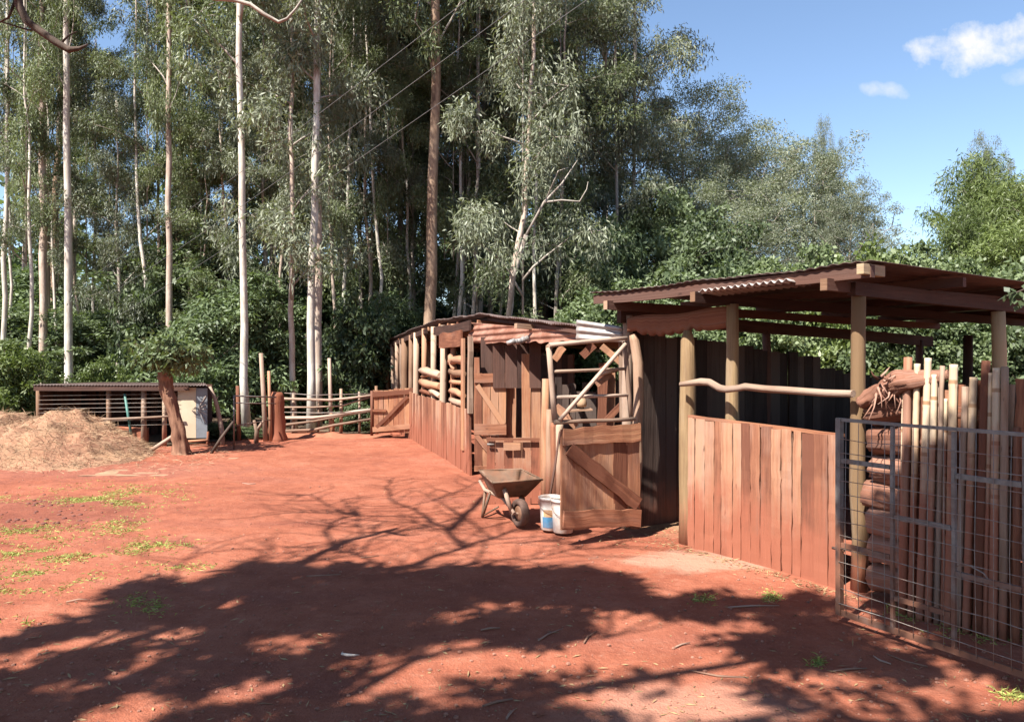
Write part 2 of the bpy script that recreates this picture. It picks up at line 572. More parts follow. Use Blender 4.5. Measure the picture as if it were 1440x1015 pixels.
def leaf_mesh(name, P, D, S, L, Wd, tint, m, bend=0.0):
    """many leaf blades as one mesh: P base points, D directions, S side vectors, L lengths, Wd widths"""
    n = len(P)
    mid = P + D * (L * 0.45)[:, None]
    a, b = mid - S * (Wd * 0.5)[:, None], mid + S * (Wd * 0.5)[:, None]
    tip = P + D * L[:, None]
    if bend:
        tip = tip - np.array([0, 0, 1.0]) * (L * bend)[:, None]
    V = np.stack([P, a, tip, b], 1).reshape(-1, 3).astype(np.float32)
    me = bpy.data.meshes.new(name)
    me.vertices.add(4 * n)
    me.vertices.foreach_set('co', V.ravel())
    me.loops.add(4 * n)
    me.loops.foreach_set('vertex_index', np.arange(4 * n, dtype=np.int32))
    me.polygons.add(n)
    me.polygons.foreach_set('loop_start', np.arange(0, 4 * n, 4, dtype=np.int32))
    me.polygons.foreach_set('loop_total', np.full(n, 4, dtype=np.int32))
    at_ = me.attributes.new('tint', 'FLOAT', 'FACE')
    at_.data.foreach_set('value', tint.astype(np.float32))
    me.materials.append(m)
    me.update(calc_edges=True)
    return me


def unit(a):
    return a / np.maximum(np.linalg.norm(a, axis=1, keepdims=True), 1e-6)


def sprays(rng, C, RAD, per, L0, W0, droop, outward=0.4, flat=0.8):
    """leaves gathered in tufts: C tuft centres, RAD tuft radii (n,3), per = leaves a tuft"""
    k = len(C)
    idx = np.repeat(np.arange(k), per)
    n = len(idx)
    off = rng.normal(size=(n, 3))
    off = unit(off) * (rng.random(n) ** 0.5)[:, None]
    P = C[idx] + off * RAD[idx]
    D = rng.normal(size=(n, 3)) * 0.7 + off * outward
    D[:, 2] -= droop
    D = unit(D)
    S = np.cross(D, rng.normal(size=(n, 3)) * flat + off * 0.3 + np.array([0, 0, 0.35]))
    S = unit(S)
    L = L0 * rng.uniform(0.6, 1.25, n)
    Wd = W0 * rng.uniform(0.7, 1.3, n)
    tuft = rng.random(k)
    tint = np.clip(tuft[idx] * 0.6 + rng.random(n) * 0.4, 0, 1)
    return P, D, S, L, Wd, tint

# ------------------------------------------------------------------ the ground
def gh(x, y):
    z = 0.030 * mnoise.noise((x * 0.5, y * 0.5, 1)) + 0.010 * mnoise.noise((x * 2.3, y * 2.3, 5)) + 0.005 * mnoise.noise((x * 9, y * 9, 3))
    z += 0.012 * mnoise.noise((x * 4.6, y * 4.6, 11)) * max(0, min(1, .5 + 2 * mnoise.noise((x * .7, y * .7, 21))))
    z += 0.02 * max(0, min(1, (-x - 2.5) / 3)) * mnoise.noise((x * 3.1, y * 5, 8)) * (1 if y > 6 else 0.3)
    return z - 0.012


def axis(lo, hi, step, far, k=1.35):
    a = list(np.arange(lo, hi + 1e-6, step))
    d, x = step, hi
    while x < far:
        d *= k
        x += d
        a.append(x)
    d, x = step, lo
    while x > -far:
        d *= k
        x -= d
        a.insert(0, x)
    return a


gx, gy = axis(-9, 5, 0.075, 900), axis(2.2, 17.6, 0.075, 900)
nx_, ny_ = len(gx), len(gy)
gv = [(x, y, gh(x, y) if (-12 < x < 8 and 0 < y < 20) else -0.012) for y in gy for x in gx]
gf = [(j * nx_ + i, j * nx_ + i + 1, (j + 1) * nx_ + i + 1, (j + 1) * nx_ + i) for j in range(ny_ - 1) for i in range(nx_ - 1)]
gm = bpy.data.meshes.new('ground')
gm.from_pydata(gv, [], gf)
gm.polygons.foreach_set('use_smooth', [True] * len(gf))
ground = bpy.data.objects.new('ground', gm)
COL.objects.link(ground)
ground['kind'] = 'structure'
m, t, b = mat('red_earth')
geo = N(t, 'ShaderNodeNewGeometry').outputs['Position']
n1 = noise_tex(t, geo, 0.55, 5, 0.6)
n2 = noise_tex(t, geo, 3.2, 6, 0.62)
n3 = noise_tex(t, geo, 26, 5, 0.7)
n4 = noise_tex(t, geo, 1.1, 4, 0.6, (0.35, 1.6, 1))
n5 = noise_tex(t, geo, 95, 2, 0.6)
n6 = noise_tex(t, geo, 8.5, 4, 0.65)
vo_ = N(t, 'ShaderNodeTexVoronoi')
vo_.inputs['Scale'].default_value = 5.5
t.links.new(geo, vo_.inputs['Vector'])
n7 = vo_.outputs['Distance']
f = math_node(t, 'ADD', math_node(t, 'MULTIPLY', n1, 0.5), math_node(t, 'MULTIPLY', n2, 0.5))
c = ramp(t, f, [(0.33, (0.170, 0.050, 0.029)), (0.5, (0.255, 0.082, 0.047)), (0.67, (0.318, 0.119, 0.073))])
c = mixc(t, maprange(t, n4, 0.52, 0.72, 0, 0.5), c, (0.20, 0.070, 0.050))
c = mixc(t, maprange(t, n6, 0.56, 0.75, 0, 0.45), c, (0.17, 0.055, 0.036))
c = mixc(t, maprange(t, n6, 0.44, 0.28, 0, 0.4), c, (0.34, 0.15, 0.10))
c = mixc(t, maprange(t, n3, 0.56, 0.74, 0, 0.45), c, (0.33, 0.150, 0.100))
c = mixc(t, maprange(t, n3, 0.42, 0.28, 0, 0.5), c, (0.15, 0.048, 0.034))
c = mixc(t, maprange(t, n5, 0.62, 0.75, 0, 0.3), c, (0.40, 0.24, 0.18))


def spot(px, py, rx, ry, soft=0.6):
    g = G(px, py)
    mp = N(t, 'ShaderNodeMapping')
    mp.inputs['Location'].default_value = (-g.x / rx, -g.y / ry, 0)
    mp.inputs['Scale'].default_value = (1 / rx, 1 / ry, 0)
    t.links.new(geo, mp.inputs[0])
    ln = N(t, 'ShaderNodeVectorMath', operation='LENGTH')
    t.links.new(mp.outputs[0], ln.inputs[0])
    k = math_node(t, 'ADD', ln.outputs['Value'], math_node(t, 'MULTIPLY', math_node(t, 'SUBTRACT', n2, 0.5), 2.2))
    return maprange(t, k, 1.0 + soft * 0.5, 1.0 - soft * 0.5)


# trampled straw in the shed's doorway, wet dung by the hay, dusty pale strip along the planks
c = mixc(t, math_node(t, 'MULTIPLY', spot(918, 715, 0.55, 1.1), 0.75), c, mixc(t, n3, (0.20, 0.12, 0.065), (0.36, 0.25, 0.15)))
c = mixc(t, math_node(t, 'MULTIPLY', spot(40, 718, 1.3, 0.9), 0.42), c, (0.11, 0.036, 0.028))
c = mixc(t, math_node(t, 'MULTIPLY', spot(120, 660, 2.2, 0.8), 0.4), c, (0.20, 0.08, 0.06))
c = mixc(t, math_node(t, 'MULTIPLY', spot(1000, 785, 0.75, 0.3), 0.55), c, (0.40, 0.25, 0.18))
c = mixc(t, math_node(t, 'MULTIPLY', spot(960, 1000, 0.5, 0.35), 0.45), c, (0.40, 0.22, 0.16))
t.links.new(c, b.inputs['Base Color'])
b.inputs['Roughness'].default_value = 0.95
b.inputs['Specular IOR Level'].default_value = 0.15
hh = math_node(t, 'ADD', math_node(t, 'MULTIPLY', n3, 0.7), math_node(t, 'MULTIPLY', n5, 0.4))
hh = math_node(t, 'ADD', hh, math_node(t, 'MULTIPLY', n2, 1.0))
hh = math_node(t, 'ADD', hh, math_node(t, 'MULTIPLY', n6, 1.0))
hh = math_node(t, 'ADD', hh, math_node(t, 'MULTIPLY', maprange(t, n7, 0.05, 0.38), math_node(t, 'MULTIPLY', maprange(t, n1, 0.45, 0.6), 0.8)))
bump(t, b, hh, 0.62, 0.032)
gm.materials.append(m)

# forest floor beyond the fence
ff = MB(3)
edge = [(-40, 13.2), (-12, 13.9), (-7.6, 14.1), (-6.2, 14.6), (-5.2, 16.0), (-3.2, 16.9), (-2.6, 17.6), (-1.6, 19.0), (2.2, 14.5), (3.4, 12.4), (8.0, 10.6), (40, 9)]
i0 = len(ff.v)
for x, y in edge:
    ff.v.append(Vector((x, y, 0.024)))
    ff.v.append(Vector((x * 1.6, 90, 0.024)))
for k in range(len(edge) - 1):
    a = k * 2
    ff.face((a, a + 2, a + 3, a + 1), 0.5, [(0, 0)] * 4)
m, t, b = mat('leaf_littered_soil')
geo = N(t, 'ShaderNodeNewGeometry').outputs['Position']
c = ramp(t, noise_tex(t, geo, 2.2, 6, 0.7), [(0.35, (0.05, 0.028, 0.018)), (0.52, (0.10, 0.06, 0.035)), (0.68, (0.06, 0.06, 0.025))])
t.links.new(c, b.inputs['Base Color'])
b.inputs['Roughness'].default_value = 1
ffo = ff.build('forest_floor', m)
ffo['kind'] = 'structure'

# ------------------------------------------------------------------ near open shed
P4 = Vector((2.44, 5.43, 0))
fu = Vector((0.548, -0.8365, 0)).normalized()
dp = Vector((0.8365, 0.548, 0)).normalized()
Z = Vector((0, 0, 1))


def NS(u_, s_, h=0.0):
    return P4 + fu * u_ + dp * s_ + Z * h


def roofh(s_):
    return 2.25 - (s_ + 0.32) * 0.010


shed = thing('open_shed', 'open cattle shed with flat iron roof on poles, red plank half wall in front', 'shed', NS(-1, 0), None)
U0, U1, S0, S1 = -2.59, 0.305, -0.32, 5.5


def rf(i, j):
    u_ = U0 + (U1 - U0) * i
    s_ = S0 + (S1 - S0) * j
    return NS(u_, s_, roofh(s_) + 0.0045 * math.sin(u_ * 2 * math.pi / 0.09) + 0.006 * math.sin(u_ * 4.1) + 0.004 * math.sin(u_ * 9.7 + 1))


roof = MB(1).grid(rf, 304, 6, 0.5).build('roof', M['tin_dark'], shed, solid=0.004)
tb = MB(2)
for s_, w_ in ((-0.27, 0.085), (0.9, 0.07), (2.1, 0.07), (3.3, 0.07), (4.5, 0.07), (5.4, 0.07)):
    tb.board(NS(U0 + 0.02, s_, roofh(s_) - 0.02 - w_ / 2), NS(U1 - 0.02, s_, roofh(s_) - 0.02 - w_ / 2), w_, 0.045, -dp, 6, 0.004)
tb.build('purlins', M['dark_timber'], roof)
for k, u_ in enumerate((-2.3, -1.21, -0.01)):
    rb = MB(20 + k)
    dz = 0.10 if k < 3 else 0.055
    h0, h1 = roofh(-0.36) - dz - 0.03, roofh(5.45) - dz - 0.03
    rb.board(NS(u_, -0.365, h0), NS(u_, 5.45, h1), 0.085, 0.05, fu, 5, 0.004)
    rb.build('rafter', M['dark_timber'], roof)
    MB(30 + k).board(NS(u_, -.372, h0), NS(u_, -.366, h0), .08, .052, fu, 1, 0).build('rafter_end', M['pale_pole'], roof)
MB(24).board(NS(.255, -.365, roofh(-.36) - .05), NS(.255, -.12, roofh(-.1) - .05), .07, .05, fu, 1, .003).build('rafter_stub', M['pine_pole'], roof)
bm_ = MB(25)
for u_ in (-2.42, 0.02):
    bm_.board(NS(u_, -0.1, 2.04 if u_ < 0 else 2.1), NS(u_, 5.5, 1.86 if u_ < 0 else 2.02), 0.12 if u_ < 0 else 0.09, 0.06, -fu, 5, 0.006)
bm_.build('wall_plates', M['dark_timber'], roof)
sh = MB(4)


def lsf(i, j):
    u_ = -1.15 + 0.86 * i
    return NS(u_, -0.37 + 0.25 * j, 2.165 + 0.012 * i - 0.02 * j + 0.012 * math.sin(u_ * 2 * math.pi / 0.066))


sh.grid(lsf, 90, 2, 0.5)
ls = sh.build('loose_roof_sheet', M['tin_grey'], roof, solid=0.004)
ls['label'] = 'pale corrugated sheet tucked under the roof edge'

# posts
posts = [  # u, s, top, radius, material, lean
    (-2.42, 0.0, 2.04, 0.052, 'grey_pole'), (0.0, 0.02, 2.13, 0.052, 'pine_pole'), (-1.20, 0.09, 2.08, 0.055, 'pine_pole'),
    (-2.42, 2.08, 1.98, 0.05, 'dark_timber'), (0.0, 2.04, 2.02, 0.06, 'pine_pole'), (-1.68, 4.95, 1.92, 0.06, 'dark_timber'),
    (-2.42, 5.2, 1.88, 0.05, 'dark_timber'), (0.05, 5.2, 1.88, 0.06, 'dark_timber')]
for k, (u_, s_, h_, r_, mt) in enumerate(posts):
    pb = MB(40 + k)
    rr = pb.r
    pts = [NS(u_ + rr.gauss(0, 0.006), s_ + rr.gauss(0, 0.006), h_ * q / 6 - (0.1 if q == 0 else 0)) for q in range(7)]
    pb.tube(pts, [r_ * (1.12 - 0.035 * q + rr.gauss(0, 0.02)) for q in range(7)], 12, 0.02).build('post', M[mt], shed)
# gate post made of a halved log, with the sharpened top below the header
pb = MB(60)
g = G(968, 762)
pb.tube([Vector((1.555, 6.80, h_)) + Vector((0.004 * math.sin(h_ * 5), 0, 0)) for h_ in (-0.1, 0.3, 0.7, 1.1, 1.5, 1.78, 1.87)], [0.084, 0.08, 0.076, 0.074, 0.07, 0.06, 0.035], 12, 0.03)
pb.build('post', M['pine_pole'], shed)
# door jamb log beside the left post
jb = MB(61)
jp = [at(893, 742, 7.28), at(894, 690, 7.28), at(897, 640, 7.28), at(896, 600, 7.28), at(898, 560, 7.28), at(897, 510, 7.28), at(892, 478, 7.28), at(889, 470, 7.28)]
jb.tube(jp, [0.05, 0.048, 0.05, 0.047, 0.048, 0.05, 0.045, 0.03], 10, 0.04).build('door_jamb', M['pale_pole'], shed)
# crooked header board with a wavy sawn edge
hb = MB(62)
hp0, hp1 = at(884, 455, 7.30), at(1030, 449, 6.55)


def hbf(i, j):
    c_ = hp0.lerp(hp1, i)
    top = 0.055 + 0.055 * i + 0.012 * math.sin(i * 9)
    bot = -0.075 + 0.01 * math.sin(i * 14) + (0.012 * math.sin(i * 70) if 0.1 < i < 0.75 else 0) - (0.03 if 0.1 < i < 0.62 else 0)
    return c_ + Z * (bot + (top - bot) * j)


hb.grid(hbf, 90, 3, 0.35, uvs=(0.2, 1))
hbo = hb.build('header_board', M['plank'], shed, solid=0.05)
# half wall of upright planks
hw = MB(63)
ub, n_ = -1.56, 15
edges = [ub + (0.0 - 0.11 - ub) * (k / n_) + (hw.r.gauss(0, 0.012) if 0 < k < n_ else 0) for k in range(n_ + 1)]
for k in range(n_):
    a, b_ = edges[k], edges[k + 1]
    top = 1.105 - 0.045 * (k / n_) + hw.r.gauss(0, 0.006)
    hw.board(NS((a + b_) / 2, -0.055 + hw.r.gauss(0, 0.004), -0.06), NS((a + b_) / 2 + hw.r.gauss(0, 0.006), -0.055 + hw.r.gauss(0, 0.004), top), (b_ - a) - 0.003 - abs(hw.r.gauss(0, 0.004)), 0.026, -dp, 18, 0.0022)
hwo = hw.build('plank_half_wall', M['plank'], shed)
cp = MB(64)
cp.board(NS(ub, -0.035, 1.115), NS(-0.09, -0.035, 1.068), 0.055, 0.022, Z, 8, 0.004)
cp.build('top_strip', M['board'], hwo)
# crooked rail above it
rl = MB(65)
rp = [(957, 540), (985, 536), (998, 537), (1012, 545), (1022, 547), (1040, 545), (1048, 543), (1075, 546), (1110, 548), (1160, 552), (1200, 553)]
pts = []
for px, py in rp:
    q = (px - 957) / 243
    Y = 6.66 + (5.33 - 6.66) * q
    pts.append(at(px, py, Y))
rl.tube(pts, [0.022, 0.03, 0.031, 0.032, 0.03, 0.029, 0.031, 0.028, 0.027, 0.026, 0.027], 9, 0.06).build('crooked_rail', M['grey_pole'], shed)
# inner walls
iw = MB(66)
for k in range(36):
    s_ = 0.12 + k * 0.148
    h_ = 1.90 - 0.085 * s_ - (0.13 if s_ > 3.0 else 0) + iw.r.gauss(0, 0.012)
    iw.board(NS(-2.40, s_, -0.03), NS(-2.40 + iw.r.gauss(0, 0.006), s_, h_), 0.145, 0.025, fu, 3, 0.002)
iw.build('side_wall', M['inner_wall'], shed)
iw = MB(67)
for k in range(22):
    u_ = -2.35 + k * 0.148
    iw.board(NS(u_, 5.42, -0.03), NS(u_, 5.42, 1.30 + iw.r.gauss(0, 0.015)), 0.145, 0.025, -dp, 3, 0.002)
for k in range(36):
    s_ = 0.3 + k * 0.148
    if s_ < 5.4:
        iw.board(NS(0.11, s_, -0.03), NS(0.11, s_, 1.16 + iw.r.gauss(0, 0.015)), 0.145, 0.025, fu, 3, 0.002)
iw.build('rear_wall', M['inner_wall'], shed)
for k, (s_, h_) in enumerate(((0.6, 0.45), (0.7, 0.95))):
    pass

# ------------------------------------------------------------------ long shed with the wheelbarrow in front
C0 = Vector((-0.52, 10.75, 0))
wd = Vector((-0.301, 1.0, 0))


def LS(Y, h=0.0, off=0.0):
    """a point of the long side wall at depth Y; off = outwards from the wall (to the left of the photo)"""
    p = C0 + wd * (Y - C0.y)
    return p + Vector((-0.957, -0.289, 0)) * off + Z * h


nside = Vector((-0.957, -0.289, 0))
stable = thing('long_shed', 'long low timber shed with rusty iron roof, slatted side and doors behind the wheelbarrow', 'shed', C0)
# side wall planks
sw = MB(70)
Yk = 10.85
while Yk < 21.2:
    w_ = sw.r.uniform(0.13, 0.2)
    sw.board(LS(Yk + w_ / 2, -0.05, 0.03 + sw.r.gauss(0, 0.006)), LS(Yk + w_ / 2, 0.905 + sw.r.gauss(0, 0.012) + 0.01 * (Yk - 11) * (1 if Yk < 16 else 0), 0.03 + sw.r.gauss(0, 0.006)), w_ - 0.006, 0.03, nside, 5, 0.003)
    Yk += w_
sw.build('side_wall', M['plank'], stable)


def Yof(px):
    k = (px - CX) / F
    # X = -0.52 - .301 (Y-10.75) = k Y
    return (-0.52 + 0.301 * 10.75) / (k + 0.301)


def eave_h(Y):
    return 1.97 + (2.33 - 1.97) * max(0, min(1, (21.5 - Y) / 6.8)) if Y > 14.7 else 2.33 - 0.06 * (14.7 - Y) / 4


# wall poles up to the roof
for k, (px, r_, mt) in enumerate(((542, 0.06, 'pale_pole'), (549, 0.055, 'pale_pole'), (555.5, 0.06, 'pale_pole'), (561, 0.045, 'grey_pole'), (566, 0.085, 'pale_pole'), (575, 0.06, 'pale_pole'), (582, 0.07, 'pale_pole'),
                                 (593, 0.06, 'board'), (606, 0.06, 'pale_pole'), (620, 0.068, 'pale_pole'), (633, 0.05, 'board'))):
    Y = Yof(px)
    pb = MB(80 + k)
    x_ = pb.r.gauss(0, 0.01)
    pb.tube([LS(Y, -0.05, -0.05), LS(Y + x_, 0.8, -0.05 + x_), LS(Y, 1.4, -0.05), LS(Y - x_, eave_h(Y) - 0.10, -0.05)], [r_, r_ * 0.97, r_ * 0.93, r_ * 0.88], 9, 0.03).build('post', M[mt], stable)
# wide boards at the corner
cb = MB(95)
cb.board(LS(11.25, 0.3, 0.05), LS(11.25, 1.93, 0.05), 0.15, 0.03, nside, 5, 0.006)
cb.build('corner_board', M['board'], stable)
cb = MB(96)
cb.board(LS(10.86, 0.86, 0.04), LS(10.86, 1.95, 0.04), 0.09, 0.06, nside, 5, 0.008)
cb.build('corner_post', M['grey_pole'], stable)
cb = MB(97)
cb.board(LS(12.9, 1.93, 0.05), LS(11.3, 1.93, 0.05), 0.24, 0.03, nside, 5, 0.01)
cb.build('header_board', M['board'], stable)
cb = MB(98)
cb.board(LS(13.6, 2.12, 0.0), LS(11.0, 2.1, 0.0), 0.14, 0.03, nside, 5, 0.01)
cb.build('eave_board', M['dark_timber'], stable)
# rough slabs and sticks filling the openings
for k, (pa, pb_, Ya, Yb, w_) in enumerate((((592, 520), (619, 527), 0, 0, 0.13), ((592, 536), (619, 543), 0, 0, 0.14), ((592, 549), (606, 553), 0, 0, 0.09), ((606, 549), (619, 557), 0, 0, 0.10), ((592, 529), (619, 532), 0, 0, 0.04),
                                         ((633, 508), (655, 506), 0, 0, 0.13), ((634, 522), (652, 525), 0, 0, 0.11), ((634, 536), (654, 538), 0, 0, 0.07), ((634, 549), (652, 556), 0, 0, 0.10), ((634, 562), (656, 568), 0, 0, 0.10), ((634, 500), (640, 520), 0, 0, 0.10))):
    sb = MB(100 + k)
    Ya, Yb = Yof(pa[0]), Yof(pb_[0])
    a, b_ = LS(Ya, at(*pa, Ya).z, 0.0), LS(Yb, at(*pb_, Yb).z, 0.0)
    mid = (a + b_) / 2 + Z * sb.r.gauss(0, 0.02) + nside * 0.02
    sb.tube([a, a.lerp(mid, 0.6), mid, mid.lerp(b_, 0.6), b_], [w_ * 0.44, w_ * 0.52, w_ * 0.5, w_ * 0.5, w_ * 0.4], 7, 0.12).build('slab', M['board'] if k % 3 else M['pale_pole'], stable)
# dark back of the inside
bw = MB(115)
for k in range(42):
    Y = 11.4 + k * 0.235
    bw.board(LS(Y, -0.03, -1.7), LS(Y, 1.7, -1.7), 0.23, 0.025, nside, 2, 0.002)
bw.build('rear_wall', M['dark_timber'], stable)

# roof, bent along its edge, and its rafters
Lp = [Vector((-3.95, 21.6, 1.985)), Vector((-2.73, 18.2, 2.19)), Vector((-1.51, 14.7, 2.362)), Vector((-0.985, 12.8, 2.31)), Vector((-0.465, 10.85, 2.255)), Vector((0.12, 9.4, 2.105)), Vector((0.70, 8.0, 1.95))]
Rp = [Vector((0.2, 22.3, 1.86)), Vector((0.8, 19.5, 1.88)), Vector((1.4, 16.5, 1.9)), Vector((1.8, 14, 1.9)), Vector((2.1, 12, 1.9)), Vector((2.0, 10.3, 1.9)), Vector((1.25, 8.25, 1.9))]


def poly(P, q):
    k = min(int(q * (len(P) - 1)), len(P) - 2)
    return P[k].lerp(P[k + 1], q * (len(P) - 1) - k)


def mrf(i, j):
    a, b_ = poly(Lp, i), poly(Rp, i)
    p = a.lerp(b_, j)
    return p + Z * (0.008 * math.sin(i * 2 * math.pi * 150) + .016 * mnoise.noise((i * 23, j * 2, 1)) + (.012 if int(i * 14) % 2 else 0))


mro = MB(116).grid(mrf, 600, 4, 0.5).build('roof', M['tin_dark'], stable, solid=0.012)
pu = MB(117)
for k in range(len(Lp) - 1):
    a, b_ = Lp[k], Lp[k + 1]
    ar, br = Rp[k], Rp[k + 1]
    for j in (0.06, 0.3, 0.6):
        pu.board(a.lerp(ar, j) - Z * 0.045, b_.lerp(br, j) - Z * 0.045, 0.06, 0.04, Z, 2, 0.003)
pu.build('purlins', M['dark_timber'], mro)
for k, q in enumerate((0.03, 0.10, 0.17, 0.24, 0.31, 0.38, 0.45, 0.52, 0.59, 0.65)):
    a, b_ = poly(Lp, q), poly(Rp, q)
    d_ = (b_ - a).normalized()
    MB(120 + k).board(a + d_ * 0.02 - Z * 0.10, b_ - Z * 0.10, 0.075, 0.055, d_.cross(Z), 3, 0.004).build('rafter', M['board'], mro)
MB(131).board(LS(21.3, 1.93, -0.05), LS(14.6, 2.17, -0.05), 0.1, 0.06, nside, 6, 0.004).build('wall_plate', M['dark_timber'], stable)

# iron visor along the front, torn lower edge
vb = MB(132)
va, vc = Vector((-0.61, 11.2, 0)), Vector((0.80, 8.04, 0))


def vis(i, j):
    p = va.lerp(vc, i)
    top = 2.16 + (1.90 - 2.16) * i
    bot = 1.855 - 0.055 * i + 0.012 * math.sin(i * 61) * (1 if i > 0.45 else 0.2) + 0.008 * math.sin(i * 23)
    h_ = bot + (top - bot) * j
    return p + Vector((-0.914, -0.407, 0)) * (0.012 * math.sin(h_ * 2 * math.pi / 0.085) + 0.03 * (1 - j)) + Z * h_


vb.grid(vis, 70, 30, 0.5).build('iron_visor', M['tin_rust'], stable, solid=0.004)
MB(133).board(at(771, 489, 8.3), at(778, 482, 8.9), 0.06, 0.05, Z, 1, 0.003).build('rafter_stub', M['pale_pole'], stable)
stb = MB(134)
a = Vector((0.045, 9.18, 2.02))
stb.board(a, a + Vector((0.35, 0.2, -0.02)), 0.075, 0.06, Z, 1, 0.004).build('rafter_stub', M['pale_pole'], stable)
cr = MB(135)
cpt = at(722, 480, 9.15)
for k in range(5):
    d_ = [cr.r.gauss(0, 0.03) for _ in range(6)]
    cr.tube([cpt + Vector((-0.08 + 0.04 * k, d_[0] * .3, d_[1] * .5)), cpt + Vector((0.02 + 0.04 * k, d_[2] * .3, d_[3] * .5 + 0.02))], [0.03, 0.035], 6, 0.2)
cr.build('crumpled_sheet_end', M['tin_grey'], stable)
# pale iron sheet beside the visor
ps = MB(136)
q00, q10, q01, q11 = at(810, 477, 7.75), at(877, 481, 7.45), at(811, 449, 7.75), at(875, 459, 7.45)


def psf(i, j):
    p = q00.lerp(q10, i).lerp(q01.lerp(q11, i), j)
    return p + Vector((-0.3, -0.95, 0)) * 0.012 * math.sin(j * 2 * math.pi * 2.6)


pso = ps.grid(psf, 12, 30, 0.5).build('iron_sheet', M['tin_grey'], stable, solid=0.004)
pso['label'] = 'pale grey corrugated sheet'

# door leaves and front boards
fr = Vector((0, -1, 0))


def leaf_door(name, x0, x1, y0, y1, Y, seed, npl, ledges, brace, mt='board'):
    """a boarded leaf between photo measures at depth Y, ledges = list of (y, h), brace = two points"""
    db = MB(seed)
    a, b_ = at(x0, y0, Y), at(x1, y1, Y)
    w_ = (b_.x - a.x) / npl
    for k in range(npl):
        db.board((a.x + w_ * (k + .5), Y, b_.z + db.r.gauss(0, .006)), (a.x + w_ * (k + .5), Y, a.z + db.r.gauss(0, .006)), w_ - .006, .022, fr, 4, .002)
    o = db.build(name, M[mt], stable)
    for k, (yy, hh_) in enumerate(ledges):
        p, q = at(x0, yy, Y - .03), at(x1, yy, Y - .03)
        MB(seed + 1 + k).board(p, q, hh_, .03, fr, 4, .004).build('ledge', M[mt], o)
    if brace:
        MB(seed + 5).board(at(*brace[0], Y - .03), at(*brace[1], Y - .03), brace[2], .028, fr, 4, .003).build('brace', M[mt], o)
    return o


leaf_door('upper_door_leaf', 667, 712, 524, 611, 10.45, 140, 4, ((531, 0.13), (603, 0.14)), ((671, 541), (708, 596), 0.07))
leaf_door('lower_door_leaf', 667, 712, 612, 663, 10.45, 150, 4, ((658, 0.07),), ((669, 611), (700, 648), 0.07))
jb = MB(156)
jb.board(at(670.5, 610, 10.5), at(670.5, 502, 10.5), 0.07, 0.05, fr, 5, 0.004).build('door_jamb', M['board'], stable)
fw = MB(157)
for x0, x1, yt, Y in ((712, 726, 498, 10.55), (733, 747, 497, 9.9), (747, 761, 497, 9.85)):
    a, b_ = at(x0, 0, Y).x, at(x1, 0, Y).x
    fw.board(((a + b_) / 2, Y, -0.05), ((a + b_) / 2, Y, at(0, yt, Y).z), b_ - a - .008, .03, fr, 5, .003)
fw.build('front_boards', M['board'], stable)
fw = MB(158)
for k in range(5):
    x0 = 676 + k * 17
    Y = 10.62 - k * 0.2
    a, b_ = at(x0, 0, Y).x, at(x0 + 17, 0, Y).x
    fw.board(((a + b_) / 2, Y, at(0, 545, Y).z), ((a + b_) / 2, Y, 1.93), b_ - a - .004, .03, fr, 3, .002)
fw.build('dark_upper_boards', M['dark_timber'], stable)
pn = leaf_door('boarded_panel', 684, 759, 615, 708, 8.65, 160, 6, (), None, 'plank')
MB(168).board(at(708, 627, 8.6), at(732, 627, 8.6), 0.085, .03, fr, 2, .003).build('cross_board', M['board'], pn)
MB(169).board(at(684, 617, 8.6), at(759, 617, 8.6), 0.03, .02, fr, 4, .002).build('cross_board', M['board'], pn)
MB(170).tube([at(685, 624, 8.6), at(695, 624.5, 8.6)], 0.012, 6).build('latch', M['gate_metal'], pn)
for k, (xb, xt, yt, r_, Y) in enumerate(((767, 767.5, 532, 0.05, 8.6), (773, 773, 575, 0.045, 8.5), (780, 780, 594, 0.05, 8.45), (787, 788, 592, 0.045, 8.4))):
    pb = MB(171 + k)
    gz = at(xb, 0, Y)
    pb.tube([Vector((gz.x, Y, -0.05)), at(xb + 0.6, 650, Y), at((xb + xt) / 2 - .5, 600, Y), at(xt, yt, Y)], [r_ * 1.1, r_, r_, r_ * .8], 8, 0.06).build('post', M['board'] if k % 2 == 0 else M['pale_pole'], stable)

# the open front door: plank half door and the pole lattice above it
HL, HR = Vector((0.435, 6.74, 0)), Vector((1.165, 7.08, 0))
dn = (HR - HL).normalized().cross(Z).normalized()
if dn.y > 0:
    dn = -dn


def DP(q, h, off=0.0):
    return HL.lerp(HR, q) + Z * h + dn * off


dd = MB(180)
nb = 6
for k in range(nb):
    q0, q1 = k / nb, (k + 1) / nb
    dd.board(DP((q0 + q1) / 2, 0.115 - 0.03 * q0 + dd.r.gauss(0, .004)), DP((q0 + q1) / 2, 1.0), 0.95 / nb - 0.008, .022, dn, 8, .0025)
ddo = dd.build('half_door', M['board'], stable)
MB(181).board(DP(0.0, 0.935, .03), DP(0.995, 0.945, .03), 0.145, .03, dn, 8, .007, taper=1.1).build('ledge', M['board'], ddo)
MB(182).board(DP(0.0, 0.215, .03), DP(1.0, 0.165, .03), 0.145, .03, dn, 8, .007, taper=1.1).build('ledge', M['board'], ddo)
MB(183).board(DP(0.07, 0.83, .032), DP(0.97, 0.29, .032), 0.11, .03, dn, 8, .005, taper=1.15).build('brace', M['board'], ddo)
lt = MB(185)


def DL(px, py):
    q = (px - 789) / 108
    k = (px - CX) / F
    # point of the door plane seen at px
    d_ = HR - HL
    qq = (k * HL.y - HL.x) / (d_.x - k * d_.y)
    p = HL + d_ * qq + dn * 0.0
    return Vector((p.x, p.y, EYE - (py - CY) / F * p.y))


